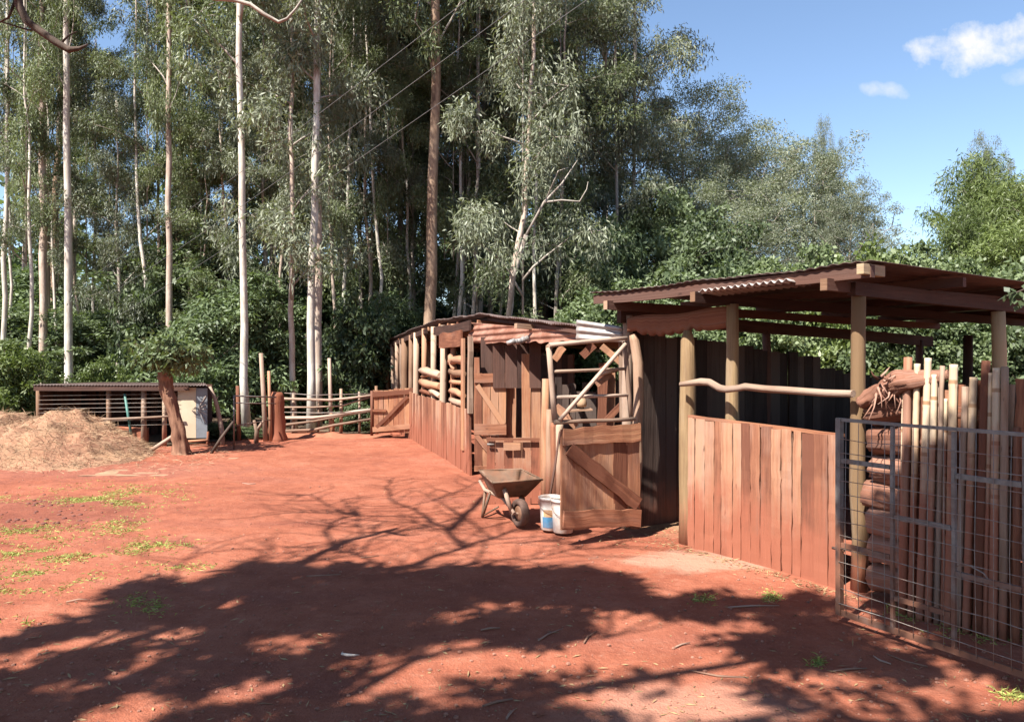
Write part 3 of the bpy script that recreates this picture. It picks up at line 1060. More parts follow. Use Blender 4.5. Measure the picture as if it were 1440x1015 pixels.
lat = thing_lat = None
poles = [((772, 488), (780, 590), .026), ((878, 479), (888, 590), .024), ((770, 485), (879, 475), .02), ((778, 522), (880, 518), .015), ((782, 558), (884, 555), .016), ((777, 593), (890, 588), .02), ((783, 590), (876, 483), .02)]
lb = MB(186)
for k, (a, b_, r_) in enumerate(poles):
    A_, B_ = DL(*a), DL(*b_)
    off = dn * (0.03 if k in (2, 5) else (0.045 if k == 6 else 0.0))
    lb.tube([A_ + off, A_.lerp(B_, .35) + off + Z * lb.r.gauss(0, .004), A_.lerp(B_, .7) + off + Z * lb.r.gauss(0, .004), B_ + off], [r_, r_ * .97, r_ * .93, r_ * .95], 8, .05)
lb.build('lattice_door', M['grey_pole'], stable)
# post carrying the sheet and lattice, broken boards and stacked timber inside
ib = MB(187)
ib.board(at(878, 590, 7.6), at(876, 480, 7.6), .09, .05, fr, 4, .005)
ib.board(at(882, 745, 7.5), at(884, 480, 7.5), .08, .05, fr, 5, .005)
ib.build('frame_boards', M['grey_pole'], stable)
ib = MB(188)
for k in range(12):
    a = at(776 + k * 9.6, 0, 8.9).x
    ib.board((a, 8.9 + .02 * (k % 2), -0.03), (a, 8.9 + .02 * (k % 2), 1.32 + ib.r.gauss(0, .05)), .078, .02, fr, 3, .002)
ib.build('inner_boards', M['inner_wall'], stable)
for k, (a, b_, w_, Y) in enumerate((((850, 592), (884, 560), .06, 7.75), ((779, 505), (793, 488), .07, 7.9), ((782, 570), (810, 600), .08, 8.0), ((846, 600), (848, 510), .1, 8.2), ((857, 600), (860, 520), .09, 8.3),
                                   ((846, 486), (874, 510), .06, 7.9), ((838, 540), (862, 524), .06, 8.0), ((818, 500), (835, 484), .09, 8.1))):
    MB(700 + k).board(at(*a, Y), at(*b_, Y), w_, .03, fr, 3, .006).build('prop', M['board'], stable)
MB(710).board(at(798, 577, 7.9), at(832, 575, 7.9), .2, .015, Z, 2, .004).build('shelf', M['pale_pole'], stable)
MB(711).tube([at(845, 525, 8.0), at(868, 520, 7.9)], [.03, .02], 7, .1).build('stub', M['pale_pole'], stable)
sk = MB(191)
sk.lathe(at(818, 572, 7.9) , [(0.0, 0), (.045, .005), (.055, .04), (.045, .08), (.02, .105), (0, .11)], 12)
tag(sk.build('feed_sack', M['straw'], None, at(818, 572, 7.9)), 'small yellowish sack on a shelf inside, seen through the pole lattice door', 'sack')

# ------------------------------------------------------------------ far gate on the long shed
HG = G(584, 606)
gp = MB(200)
fx0, fx1 = at(524.5, 0, 16.0).x, at(583, 0, 16.0).x
gate = thing('farm_gate', 'open boarded gate with diagonal brace at the far end of the long shed', 'gate', (fx1, 16.0, 0))
npl = 8
for k in range(npl):
    w_ = (fx1 - fx0) / npl
    xx = fx0 + w_ * (k + .5)
    gp.board((xx, 16.0, 0.10 + .012 * (npl - k) * .3), (xx, 16.0, 0.985 + gp.r.gauss(0, .01) + .008 * k), w_ - .008, .022, fr, 4, .003)
gpo = gp.build('boards', M['board'], gate)
MB(201).board((fx0, 15.965, .90), (fx1, 15.965, .97), .10, .03, fr, 4, .004).build('rail', M['board'], gate)
MB(202).board((fx0, 15.965, .17), (fx1, 15.965, .25), .10, .03, fr, 4, .004).build('rail', M['board'], gate)
MB(203).board((fx0 + .08, 15.96, .22), (fx1 - .14, 15.96, .86), .07, .028, fr, 4, .004).build('brace', M['board'], gate)
MB(204).board((fx0, 15.96, .57), (fx0 + .28, 15.96, .57), .05, .028, fr, 2, .003).build('short_rail', M['board'], gate)
MB(205).tube([(fx1 + .04, 16.0, -.05), (fx1 + .04, 16.0, .6), (fx1 + .035, 16.0, 1.15)], [.045, .043, .04], 9, .03).build('gate_post', M['pale_pole'], gate)
MB(206).tube([(fx0 - .02, 15.98, .05), (fx0 - .02, 15.98, .98)], [.03, .03], 8, .03).build('stile', M['board'], gate)

# ------------------------------------------------------------------ welded mesh gate in front
GA = Vector((2.03, 4.76, 0))
gd = Vector((0.473, -0.881, 0)).normalized()
gn = Vector((-gd.y, gd.x, 0))
mg = thing('mesh_gate', 'grey welded metal gate with wire mesh standing in front of the bamboo poles', 'gate', GA)


def MG(t_, h, off=0.0):
    return GA + gd * t_ + Z * h + gn * off


fb = MB(210)
sq = .020
BAY = 0.362
fb.board(MG(0, 0.03), MG(0, 1.245), .034, .034, gn, 3, .001)
fb.board(MG(-.017, 1.235), MG(BAY * 5 + .017, 1.235), sq, sq, gn, 4, .001)
for k in range(1, 6):
    fb.board(MG(BAY * k, .03), MG(BAY * k, 1.22), sq, sq, gn, 4, .001)
fb.board(MG(-.017, .045), MG(BAY * 5 + .017, .045), .034, sq, gn, 5, .001)
for k in range(5):
    for h_ in ((.985, .465) if k % 2 == 0 else (.70, .235)):
        fb.board(MG(BAY * k + .014, h_), MG(BAY * (k + 1) - .014, h_), .026, .022, gn, 2, .001)
mgo = fb.build('frame', M['gate_metal'], mg)
wm = MB(211)
t_ = .06
while t_ < BAY * 5:
    wm.tube([MG(t_, .05, -.016), MG(t_ + wm.r.gauss(0, .004), .6, -.016 + wm.r.gauss(0, .004)), MG(t_, 1.225, -.016)], .0024, 4)
    t_ += .088
h_ = .11
while h_ < 1.2:
    wm.tube([MG(.01 + BAY * 5 * q / 10, h_ + wm.r.gauss(0, .0025), -.019 + wm.r.gauss(0, .004)) for q in range(11)], .0024, 4)
    h_ += .084
wm.build('wire_mesh', M['wire'], mg)
MB(212).tube([MG(-.06, .43, .01), MG(.03, .43, .01)], .009, 6).tube([MG(-.012, .36, .02), MG(-.012, .5, .02)], .012, 6).build('latch', M['gate_metal'], mg)
MB(213).tube([MG(1.08 - .36, .5, .0), MG(.80, .52, .01), MG(.88, .50, .0), MG(.92, .45, .01), MG(1.0, .46, 0)], .004, 5).build('tie_wire', M['wire'], mg)

# ------------------------------------------------------------------ stacked logs and poles leaning on them
rng0 = random.Random(5)
logs = []
lab_log = ['lowest red bark log of the stack behind the mesh gate', 'second log from the ground in the stack behind the mesh gate', 'third log from the ground in the stack behind the mesh gate',
           'fourth log from the ground in the stack behind the mesh gate', 'fifth log from the ground in the stack behind the mesh gate', 'sixth log from the ground, next to the top of the stack', 'crooked topmost log of the stack beside the shed post']
hz = [0.10, 0.295, 0.49, 0.68, 0.87, 1.06, 1.25]
for k, h_ in enumerate(hz):
    lb = MB(220 + k)
    r_ = .098
    st = .06 + rng0.uniform(0, .07)
    ln = 1.9
    pts, rad = [], []
    for q in range(41):
        pts.append(NS(st + ln * q / 40, 0.03 + .012 * math.sin(q * .4 + k * 2), h_ + .014 * math.sin(q * .3 + k) + (.10 * q / 40 if k == 6 else 0)))
        rad.append(r_ * 1.06)
    lb.log(pts, rad, 30, .26, k * 7.3, .94, rng0.uniform(.2, .8))
    tag(lb.build('log', M['log_bark'], None, pts[0]), lab_log[k], 'log', 'logs stacked beside the open shed')
# gnarled root lying on the stack
rt = MB(230)
c_ = at(1262, 545, 5.08)
way = [at(1209, 567, 5.3), at(1225, 558, 5.24), at(1245, 548, 5.16), at(1268, 538, 5.05), at(1296, 533, 4.98), at(1335, 526, 4.85)]
wr = [.042, .055, .062, .068, .05, .03]
pts, rad = [], []
for q in range(31):
    x = q / 30 * 5
    a = min(int(x), 4)
    pts.append(way[a].lerp(way[a + 1], x - a))
    rad.append(wr[a] + (wr[a + 1] - wr[a]) * (x - a))
rt.log(pts, rad, 22, .42, 3.3)
for k in range(20):
    a = at(1238 + rng0.uniform(-6, 30), 548 + rng0.uniform(-10, 8), 5.08)
    d_ = Vector((rng0.uniform(-.1, .07), rng0.uniform(-.05, .02), -rng0.uniform(.06, .17)))
    rt.tube([a, a + d_ * .5 + Vector((rng0.gauss(0, .02), 0, 0)), a + d_], [.008, .005, .002], 5, .15)
for k in range(14):
    a = at(1255 + rng0.uniform(-20, 26), 532 + rng0.uniform(-6, 6), 5.05)
    d_ = Vector((rng0.uniform(-.1, .1), 0, rng0.uniform(.02, .07)))
    rt.tube([a, a + d_ * .5 + Vector((rng0.gauss(0, .012), 0, 0)), a + d_], [.011, .007, .002], 5, .2)
tag(rt.build('tree_root', M['log_bark'], None, at(1208, 566, 5.3)), 'gnarled root with shredded bark lying on top of the log stack', 'root')
bam = [  # top px, top y, bottom px, width px, kind
    (1271, 540, 1266, 6, 'bamboo'), (1277, 502, 1270, 13, 'plank'), (1290, 511, 1281, 10, 'bamboo'), (1305, 503, 1293, 11, 'bamboo'), (1314.5, 526, 1305, 10, 'bamboo'), (1325, 514, 1317, 8, 'grey_pole'), (1330, 560, 1325, 6, 'bamboo'), (1341, 512, 1334, 13, 'bamboo'),
    (1358, 543, 1346, 11, 'grey_pole'), (1369, 530, 1359, 12, 'bamboo'), (1386, 507, 1374, 13, 'board'), (1393, 524, 1385, 8, 'bamboo'), (1402, 517, 1396, 13, 'bamboo'), (1413, 515, 1410, 12, 'pale_pole'), (1430, 600, 1428, 10, 'board')]
lab_b = ['thin short bamboo at the left end of the row of poles', 'reddish square sawn pole, second from the left end of the row', 'pale bamboo just right of the reddish sawn pole', 'tall pale bamboo between the shorter ones, top cut straight', 'short pale bamboo in the sunny middle of the row', 'thin grey splintered pole with a pointed top',
         'stub of bamboo behind the row, left of the thickest one', 'thick pale bamboo with a flat cut top', 'grey leaning pole half in shade right of the thick bamboo', 'pale bamboo leaning left beside the brown slab', 'tall brown sawn slab with rough face among the bamboos', 'thin bamboo wedged right of the brown slab', 'grooved bamboo in front of the shed post', 'wide weathered pole at the right end of the bamboo row', 'short red stake in the dark gap right of the bamboo row']
for k, (px, py, pxb, wpx, mt) in enumerate(bam):
    kk = (px - CX) / F
    u_ = (kk * P4.y - P4.x) / (fu.x - kk * fu.y)
    base = NS(u_, -.14, 0)
    Y = base.y
    top = at(px, py, Y)
    foot = Vector((at(pxb, 0, Y - .1).x, Y - .1, -.03))
    r_ = wpx / F * Y / 2 * .92
    bb = MB(240 + k)
    pts, rad = [], []
    nseg = 66
    tts = []
    tb_ = bb.r.uniform(.45, .9)
    for q in range(nseg + 1):
        p = foot.lerp(top, q / nseg)
        node = (mt == 'bamboo' and q % 13 == (k * 5) % 13)
        tts.append(.05 if node else tb_)
        pts.append(p + Vector((bb.r.gauss(0, .0004), 0, 0)))
        rad.append(r_ * (1.10 if node else 1.0) * (1 - .08 * q / nseg))
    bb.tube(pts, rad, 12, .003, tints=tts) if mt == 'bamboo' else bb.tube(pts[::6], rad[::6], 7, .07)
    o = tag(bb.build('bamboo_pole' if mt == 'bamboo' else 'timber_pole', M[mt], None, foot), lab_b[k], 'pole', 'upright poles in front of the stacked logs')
    if mt == 'bamboo' and wpx > 8:
        bpy.context.view_layer.update()

for k, (px, py) in enumerate(((1284, 538), (1298, 545), (1310, 552), (1319, 540), (1334, 548), (1349, 540), (1363, 556), (1377, 534), (1407, 548), (1421, 540), (1437, 532))):
    kk = (px - CX) / F
    u_ = (kk * P4.y - P4.x) / (fu.x - kk * fu.y)
    base = NS(u_, -.095, 0)
    top = at(px, py, base.y)
    bb = MB(660 + k)
    bb.board(base - Z * .03 + Vector((bb.r.gauss(0, .01), 0, 0)), top, bb.r.uniform(.045, .065), .025, -dp, 12, .004)
    tag(bb.build('split_pole', M['board'] if k % 3 else M['grey_pole'], None, base), 'rough split brown pole in the second layer, half hidden behind the front row of bamboos', 'pole', 'split poles behind the bamboos')

# ------------------------------------------------------------------ wheelbarrow
wc = Vector((-0.03, 7.74, 0))
fw_ = Vector((.26, -.965, 0)).normalized()
sd_ = Vector((.965, .26, 0)).normalized()
wb = thing('wheelbarrow', 'rusty steel wheelbarrow with shallow tray parked before the boarded panel', 'wheelbarrow', wc)


def WB(f_, s_, h):
    return wc + fw_ * f_ + sd_ * s_ + Z * h


tr = MB(260)
rim = [WB(.33, -.25, .435), WB(.33, .25, .445), WB(-.36, .23, .455), WB(-.36, -.23, .455)]
bot = [WB(.12, -.14, .25), WB(.12, .14, .25), WB(-.22, .15, .27), WB(-.22, -.15, .27)]
for k in range(4):
    a, b_, c_, d_ = rim[k], rim[(k + 1) % 4], bot[(k + 1) % 4], bot[k]
    tr.grid(lambda i, j, a=a, b_=b_, c_=c_, d_=d_: (a.lerp(b_, i)).lerp(d_.lerp(c_, i), j) + Z * .006 * math.sin(i * 9) * (1 - j), 8, 6, .5)
tr.grid(lambda i, j: bot[0].lerp(bot[1], i).lerp(bot[3].lerp(bot[2], i), j), 4, 4, .5)
tro = tr.build('tray', M['barrow'], wb, solid=.005)
MB(261).tube(rim + [rim[0]], .010, 6).build('rim', M['barrow'], tro)
wh = MB(262)
wcn = WB(.34, .02, .135)
wh.lathe(wcn, [(.085, -.03), (.11, -.042), (.128, -.035), (.136, -.015), (.136, .015), (.128, .035), (.11, .042), (.085, .03), (.085, -.03)], 24, axis=(sd_ * .97 - fw_ * .22))
who = wh.build('wheel', M['rubber'], wb)
MB(263).lathe(wcn, [(0, -.02), (.04, -.025), (.088, -.012), (.088, .012), (.04, .025), (0, .02)], 18, axis=(sd_ * .97 - fw_ * .22)).build('rim', M['barrow'], who)
fk = MB(264)
for s_ in (-1, 1):
    fk.tube([WB(.36, .02 + .06 * s_, .135), WB(.10, .09 * s_, .24), WB(-.25, .19 * s_, .27), WB(-.46, .20 * s_, .33)], [.017, .018, .018, .016], 8, .02)
fk.tube([WB(.27, -.12, .36), WB(.30, -.05, .13)], .022, 8, .03)
fk.tube([WB(.34, -.06, .13), WB(.34, .10, .13)], .012, 8)
fk.build('frame', M['grey_pole'], wb)
for s_ in (-1, 1):
    lg = MB(265)
    lg.tube([WB(-.10, .17 * s_, .27), WB(-.20, .23 * s_, .0)], .015, 8, .03)
    lg.tube([WB(-.32, .17 * s_, .28), WB(-.20, .23 * s_, .0)], .015, 8, .03)
    lg.tube([WB(-.20, .23 * s_, .012), WB(-.04, .10 * s_, .13)], .010, 6, .03)
    lg.build('leg', M['barrow'], wb)

# ------------------------------------------------------------------ buckets and stick
bk = G(775, 744)
bt = thing('bucket', 'white plastic bucket with blue and orange print standing beside the open half door', 'bucket', bk)
bo = MB(270).lathe(bk, [(0, .004), (.088, .004), (.094, .012), (.108, .22), (.110, .29), (.121, .292), (.121, .315), (.112, .318), (.104, .30), (.098, .2), (.085, .02), (0, .018)], 28).build('pail', M['bucket'], bt)


def patch(name, c, r0, r1, h0, h1, a0, a1, m_, parent):
    pb = MB(1)
    pb.grid(lambda i, j: c + Vector((math.cos(a0 + (a1 - a0) * i), math.sin(a0 + (a1 - a0) * i), 0)) * (r0 + (r1 - r0) * j) + Z * (h0 + (h1 - h0) * j), 16, 3, .5)
    return pb.build(name, m_, parent)


patch('blue_label', bk, .0985, .1045, .035, .135, R(215), R(315), M['blue_label'], bo)
patch('orange_label', bk, .1048, .1085, .14, .205, R(225), R(318), M['orange_label'], bo)
MB(271).tube([bk + Vector((math.cos(a) * .125, math.sin(a) * .125, .285 - .10 * max(0, math.sin(a - R(180)))) ) for a in np.linspace(R(180), R(360), 14)], .003, 5).build('handle', M['wire'], bt)
bk2 = G(796, 752)
bt2 = thing('bucket', 'plain white bucket half hidden behind the edge of the open half door', 'bucket', bk2 + Vector((-.02, .12, 0)))
q = ORIG[bt2]
MB(272).lathe(q, [(0, .004), (.085, .004), (.092, .012), (.104, .25), (.106, .29), (.115, .292), (.115, .315), (.106, .318), (.1, .30), (.085, .02), (0, .018)], 28).build('pail', M['bucket'], bt2)
MB(273).tube([q + Vector((math.cos(a) * .118, math.sin(a) * .118, .285 - .12 * max(0, math.sin(a - R(180))))) for a in np.linspace(R(180), R(360), 14)], .003, 5).build('handle', M['wire'], bt2)
for k, (a, b_, lab) in enumerate((((772, 735), (788, 600), 'dark stick leaning steeply on the shed behind the white bucket'), ((779, 730), (783, 640), 'short dark rod standing behind the buckets'))):
    g = G(*a) + Vector((0, .5 + .1 * k, 0))
    tag(MB(275 + k).tube([g - Z * .02, g.lerp(at(*b_, g.y + .3), .5) + Vector((.01, 0, 0)), at(*b_, g.y + .3)], [.014, .013, .011], 7, .03).build('stick', M['dark_timber'], None, g), lab, 'stick')

# ------------------------------------------------------------------ far rail fence
fn = thing('rail_fence', 'crooked pole rail fence between the red stump and the far gate', 'fence', G(463, 612))


def rail(parent, pts, r_, mt='grey_pole', name='rail', seed=0):
    MB(seed).tube(pts, r_, 7, .06).build(name, M[mt], parent)


YF = 16.3
for k, (pl, r_) in enumerate(((((396, 560), (430, 561), (463, 562), (495, 559), (526, 555)), .028), (((398, 572), (440, 572), (480, 570), (526, 556)), .018), (((398, 587), (440, 587), (465, 584), (500, 578), (526, 575)), .034), (((400, 597), (440, 592), (490, 582), (526, 577)), .026),
                             (((402, 605), (440, 604), (470, 597), (526, 588)), .03), (((400, 552), (440, 555), (526, 553)), .008), (((398, 579), (450, 580), (526, 578)), .008))):
    rail(fn, [at(px, py, YF + .05 * math.sin(px)) for px, py in pl], [r_ * (1.1 - .05 * j) for j in range(len(pl))], 'grey_pole' if r_ > .01 else 'wire', 'rail' if r_ > .01 else 'strand', 300 + k)
for k, (xb, xt, yt, r_, mt) in enumerate(((412, 412.5, 552, .035, 'grey_pole'), (465, 463, 503, .04, 'grey_pole'), (467, 466, 578, .05, 'board'), (479, 479.5, 546, .035, 'pale_pole'), (530, 529, 542, .035, 'pale_pole'), (505, 505, 550, .025, 'grey_pole'), (447, 448, 562, .022, 'grey_pole'))):
    g = Vector((at(xb, 0, YF + .12).x, YF + .12 - .0 * k, 0))
    MB(310 + k).tube([g - Z * .1, g.lerp(at(xt, yt, YF + .12), .5) + Vector((.01, 0, 0)), at(xt, yt, YF + .12)], [r_ * 1.05, r_, r_ * .85], 8, .05).build('post', M[mt], fn)
# earth bank along the fence foot
eb = MB(320)
eb.grid(lambda i, j: (-4.95 + 2.35 * i, 16.05 + .7 * j + .1 * math.sin(i * 7), -.01 + (.11 + .05 * mnoise.noise((i * 9, j * 3, 2))) * math.sin(math.pi * j) * (.4 + .6 * math.sin(math.pi * min(1, i * 1.2 + .1)))), 60, 14, .5)
ebo = eb.build('earth_bank', M['mud'])
ebo['kind'] = 'structure'
st = MB(321)
sb_ = Vector((at(389, 0, 15.6).x, 15.6, 0))
st.tube([sb_ + Vector((.01 * math.sin(h_ * 7), 0, h_)) for h_ in (-.1, .05, .15, .35, .55, .75, .9, .97)], [.25, .21, .175, .165, .162, .155, .145, .11], 16, .03)
tag(st.build('tree_stump', M['red_stump'], None, sb_), 'thick red earth coloured stump post at the left end of the rail fence', 'stump')
# left section of fence and thin metal frame
f2 = thing('frame_fence', 'thin metal frame with bare posts left of the red stump', 'fence', (at(350, 0, 15.2).x, 15.2, 0))
fY2 = 15.2
MB(330).tube([at(329, 636, 14.0), at(329, 556, 14.0)], .014, 6).tube([at(329, 556, 14.0), at(388, 558, 15.3)], .014, 6).tube([at(331, 566, 14.1), at(388, 567, 15.3)], .01, 6).tube([at(331, 598, 14.1), at(380, 590, 15.3)], .012, 6).build('metal_frame', M['gate_metal'], f2)
for k, (xb, xt, yt, r_, mt) in enumerate(((336, 334, 542, .04, 'board'), (374, 367, 496, .045, 'grey_pole'), (381, 378, 521, .032, 'board'))):
    g = Vector((at(xb, 0, 15.4).x, 15.4, 0))
    MB(332 + k).tube([g - Z * .1, g.lerp(at(xt, yt, 15.4), .5), at(xt, yt, 15.4)], [r_ * 1.1, r_, r_ * .9], 8, .04).build('post', M[mt], f2)
fkx = MB(336)
g = Vector((at(360, 0, 15.0).x, 15.0, -.05))
fkx.tube([g, at(361, 605, 15.0), at(357, 590, 15.0)], [.05, .04, .025], 7, .06).tube([at(361, 605, 15.0), at(370, 591, 15.0)], [.035, .022], 7, .06)
tag(fkx.build('forked_stake', M['grey_pole'], None, g), 'short forked grey stake standing just left of the red stump', 'stake')

# ------------------------------------------------------------------ low animal pen at the left
PY = 14.4
pen = thing('animal_pen', 'low animal pen with thin flat roof, poles and dark inside behind the hay', 'pen', (at(170, 0, PY).x, PY, 0))
px0, px1 = at(52, 0, PY).x, at(296, 0, PY).x
pr = MB(340)
pr.grid(lambda i, j: (px0 + (px1 - px0 - 1.0 * j) * i, PY - .15 + 2.4 * j, 1.155 - .02 * j - .012 * i + .008 * math.sin(i * 2 * math.pi * 55)), 330, 3, .5)
pro = pr.build('roof', M['tin_dark'], pen, solid=.006)
MB(341).board((px0 + .02, PY - .12, 1.09), (px0 + 2.9, PY - .12, 1.10), .10, .03, fr, 6, .004).build('fascia', M['dark_timber'], pro)
for k, (px, r_) in enumerate(((53.5, .04), (152.5, .045), (202, .05), (231, .04))):
    x = at(px, 0, PY).x
    MB(342 + k).tube([(x, PY, -.08), (x + .005, PY, .6), (x, PY, 1.12)], [r_ * 1.1, r_, r_ * .95], 8, .03).build('post', M['pale_pole'] if k != 2 else M['grey_pole'], pen)
pw = MB(347)
pw.grid(lambda i, j: (at(112, 0, PY).x + (at(205, 0, PY).x - at(112, 0, PY).x) * i, PY + .08 + .02 * math.sin(i * 11), .36 * j + .02 * math.sin(i * 5)), 20, 5, .5).build('mud_wall', M['mud'], pen, solid=.12)
bwl = MB(348)
for k in range(17):
    x = px0 + .07 + k * .145
    bwl.board((x, PY + 2.1, -.05), (x, PY + 2.1, 1.1), .143, .02, fr, 2, .002)
for k in range(15):
    bwl.board((px0 + .02, PY + .1 + k * .14, -.05), (px0 + .02, PY + .1 + k * .14, 1.1), .138, .02, (1, 0, 0), 2, .002)
bwl.build('rear_wall', M['dark_timber'], pen)
x0, x1 = at(251, 0, PY).x, at(276.5, 0, PY).x
MB(349).board(((x0 + x1) / 2, PY - .02, .16), ((x0 + x1) / 2, PY - .02, 1.10), x1 - x0, .02, fr, 3, .001).build('cream_board', M['cream'], pen)
x2 = at(292, 0, PY).x
gs = MB(350)
gs.board(((x1 + x2) / 2 + .002, PY - .02, .16), ((x1 + x2) / 2 + .002, PY - .02, 1.09), x2 - x1, .012, fr, 3, .001)
gso = gs.build('grey_sheet', M['steel_grey'], pen)
ry = MB(351)
cc = Vector(((x1 + .03), PY - .035, .70))
for a in (-58, -30, 0, 30, 58):
    d_ = Vector((math.cos(R(a)), 0, math.sin(R(a))))
    ry.board(cc + d_ * .02, cc + d_ * (.155 / max(.5, math.cos(R(a)))), .022, .008, fr, 1, 0)
ry.build('ray_pattern', M['tin_grey'], gso)
lw = MB(352)
lw.tube([at(262, 620, PY - .02), at(293, 618, PY - .02)], .022, 7, .05).tube([at(262, 628, PY - .02), at(293, 626, PY - .02)], .02, 7, .05).tube([(at(292, 0, PY).x, PY, -.05), at(292, 606, PY)], .03, 7, .05).build('low_rails', M['board'], pen)
ws = MB(353)
for k, y_ in enumerate((554, 560, 566, 572, 578, 590, 597)):
    ws.tube([at(54, y_ + 2, PY - .06), at(130, y_ + 1 + .5 * math.sin(k * 3), PY - .06), at(202, y_, PY - .06), at(252, y_ - 1, PY - .06)], .004, 4)
ws.build('wires', M['wire'], pen)
MB(354).tube([at(70, 583, PY - .1), at(110, 586, PY - .1), at(155, 589, PY - .12), at(200, 587, PY - .1), at(254, 584, PY - .12)], [.02, .024, .026, .024, .022], 7, .05).build('rail', M['grey_pole'], pen)
MB(355).tube([at(186.5, 624, PY - .05), at(175.5, 553, PY - .05)], .024, 7).build('teal_pole', M['teal'], pen)
bs = MB(356)
g = at(312, 604, 14.6)
g2 = Vector((g.x + .02, 14.6, -.05))
tag(bs.tube([g2, g, at(306, 575, 14.6), at(302, 560, 14.6), at(295, 543, 14.6)], [.05, .045, .04, .036, .025], 7, .06).build('bare_stick', M['grey_pole'], None, g2), 'bare grey branch leaning on the right end of the animal pen', 'branch')
g = G(296, 636)
tag(MB(357).tube([g - Z * .03, at(311, 615, g.y), at(328, 592, g.y + .1)], [.028, .026, .02], 7, .05).build('stick', M['bark_dark'], None, g), 'dark slanting stick propped on the thin metal frame', 'stick')
g = G(207, 636)
tag(MB(358).tube([g - Z * .0, at(232, 620, g.y + .1), at(256, 604, g.y + .2)], [.035, .035, .03], 7, .05).build('grey_pole', M['grey_pole'], None, g), 'pale grey pole slanting from the hay to the leaning trunk', 'pole')

# ------------------------------------------------------------------ hay heap
hx, hy = -8.75, 13.05


def hay_h(x, y):
    a = ((x - hx) / 2.55) ** 2 + ((y - hy) / 1.75) ** 2
    b_ = ((x + 7.2) / 1.2) ** 2 + ((y - 12.6) / 1.25) ** 2
    h_ = .60 * max(0, 1 - a) ** .8 + .22 * max(0, 1 - b_) ** .8
    n_ = mnoise.noise((x * 1.3, y * 1.3, 4)) * .15 + mnoise.noise((x * 4, y * 4, 7)) * .085 + mnoise.noise((x * 11, y * 11, 7)) * .022
    return h_ * (1 + n_ * 1.4) + n_ * min(1, h_ * 2) * .5 - .03


hm = MB(360)
hm.grid(lambda i, j: (-12.2 + 7.6 * i, 10.9 + 4.4 * j, hay_h(-12.2 + 7.6 * i, 10.9 + 4.4 * j)), 150, 100, .5)
hay = hm.build('hay_heap', M['straw_base'], None, (hx, hy, 0))
tag(hay, 'big heap of loose dry hay at the left in front of the animal pen', 'hay heap')
rng = np.random.default_rng(4)
n = 46000
hxs = rng.uniform(-11.2, -4.7, n)
hys = rng.uniform(11.0, 14.9, n)
hhs = np.array([hay_h(x, y) for x, y in zip(hxs, hys)])
k_ = (hhs > rng.uniform(-.02, .02, n)) | ((hhs > -.16) & (rng.random(n) < .06))
hhs = np.maximum(hhs, .012)
P = np.stack([hxs, hys, hhs - .005], 1)[k_] - np.array([hx, hy, 0])
n = len(P)
D = rng.normal(size=(n, 3)) * np.array([1, 1, .35]) + np.array([.5, -.3, .05])
D = unit(D)
S = unit(np.cross(D, rng.normal(size=(n, 3))))
me = leaf_mesh('straws', P, D, S, rng.uniform(.06, .22, n), rng.uniform(.003, .008, n), rng.random(n), M['straw'], .1)
so = link_mesh('straws', me, hay, None)
so['kind'] = 'stuff'

# pale scrap on the ground
g = G(489, 922)
hn = MB(365)
hn.tube([g + Vector((-.035, .03, .012)), g + Vector((-.03, -.005, .016)), g + Vector((0, -.02, .016)), g + Vector((.035, -.018, .014)), g + Vector((.065, -.004, .010))], [.004, .007, .008, .006, .002], 7)
tag(hn.build('curved_scrap', M['bone'], None, g), 'small pale curved scrap lying on the shaded red earth', 'scrap')

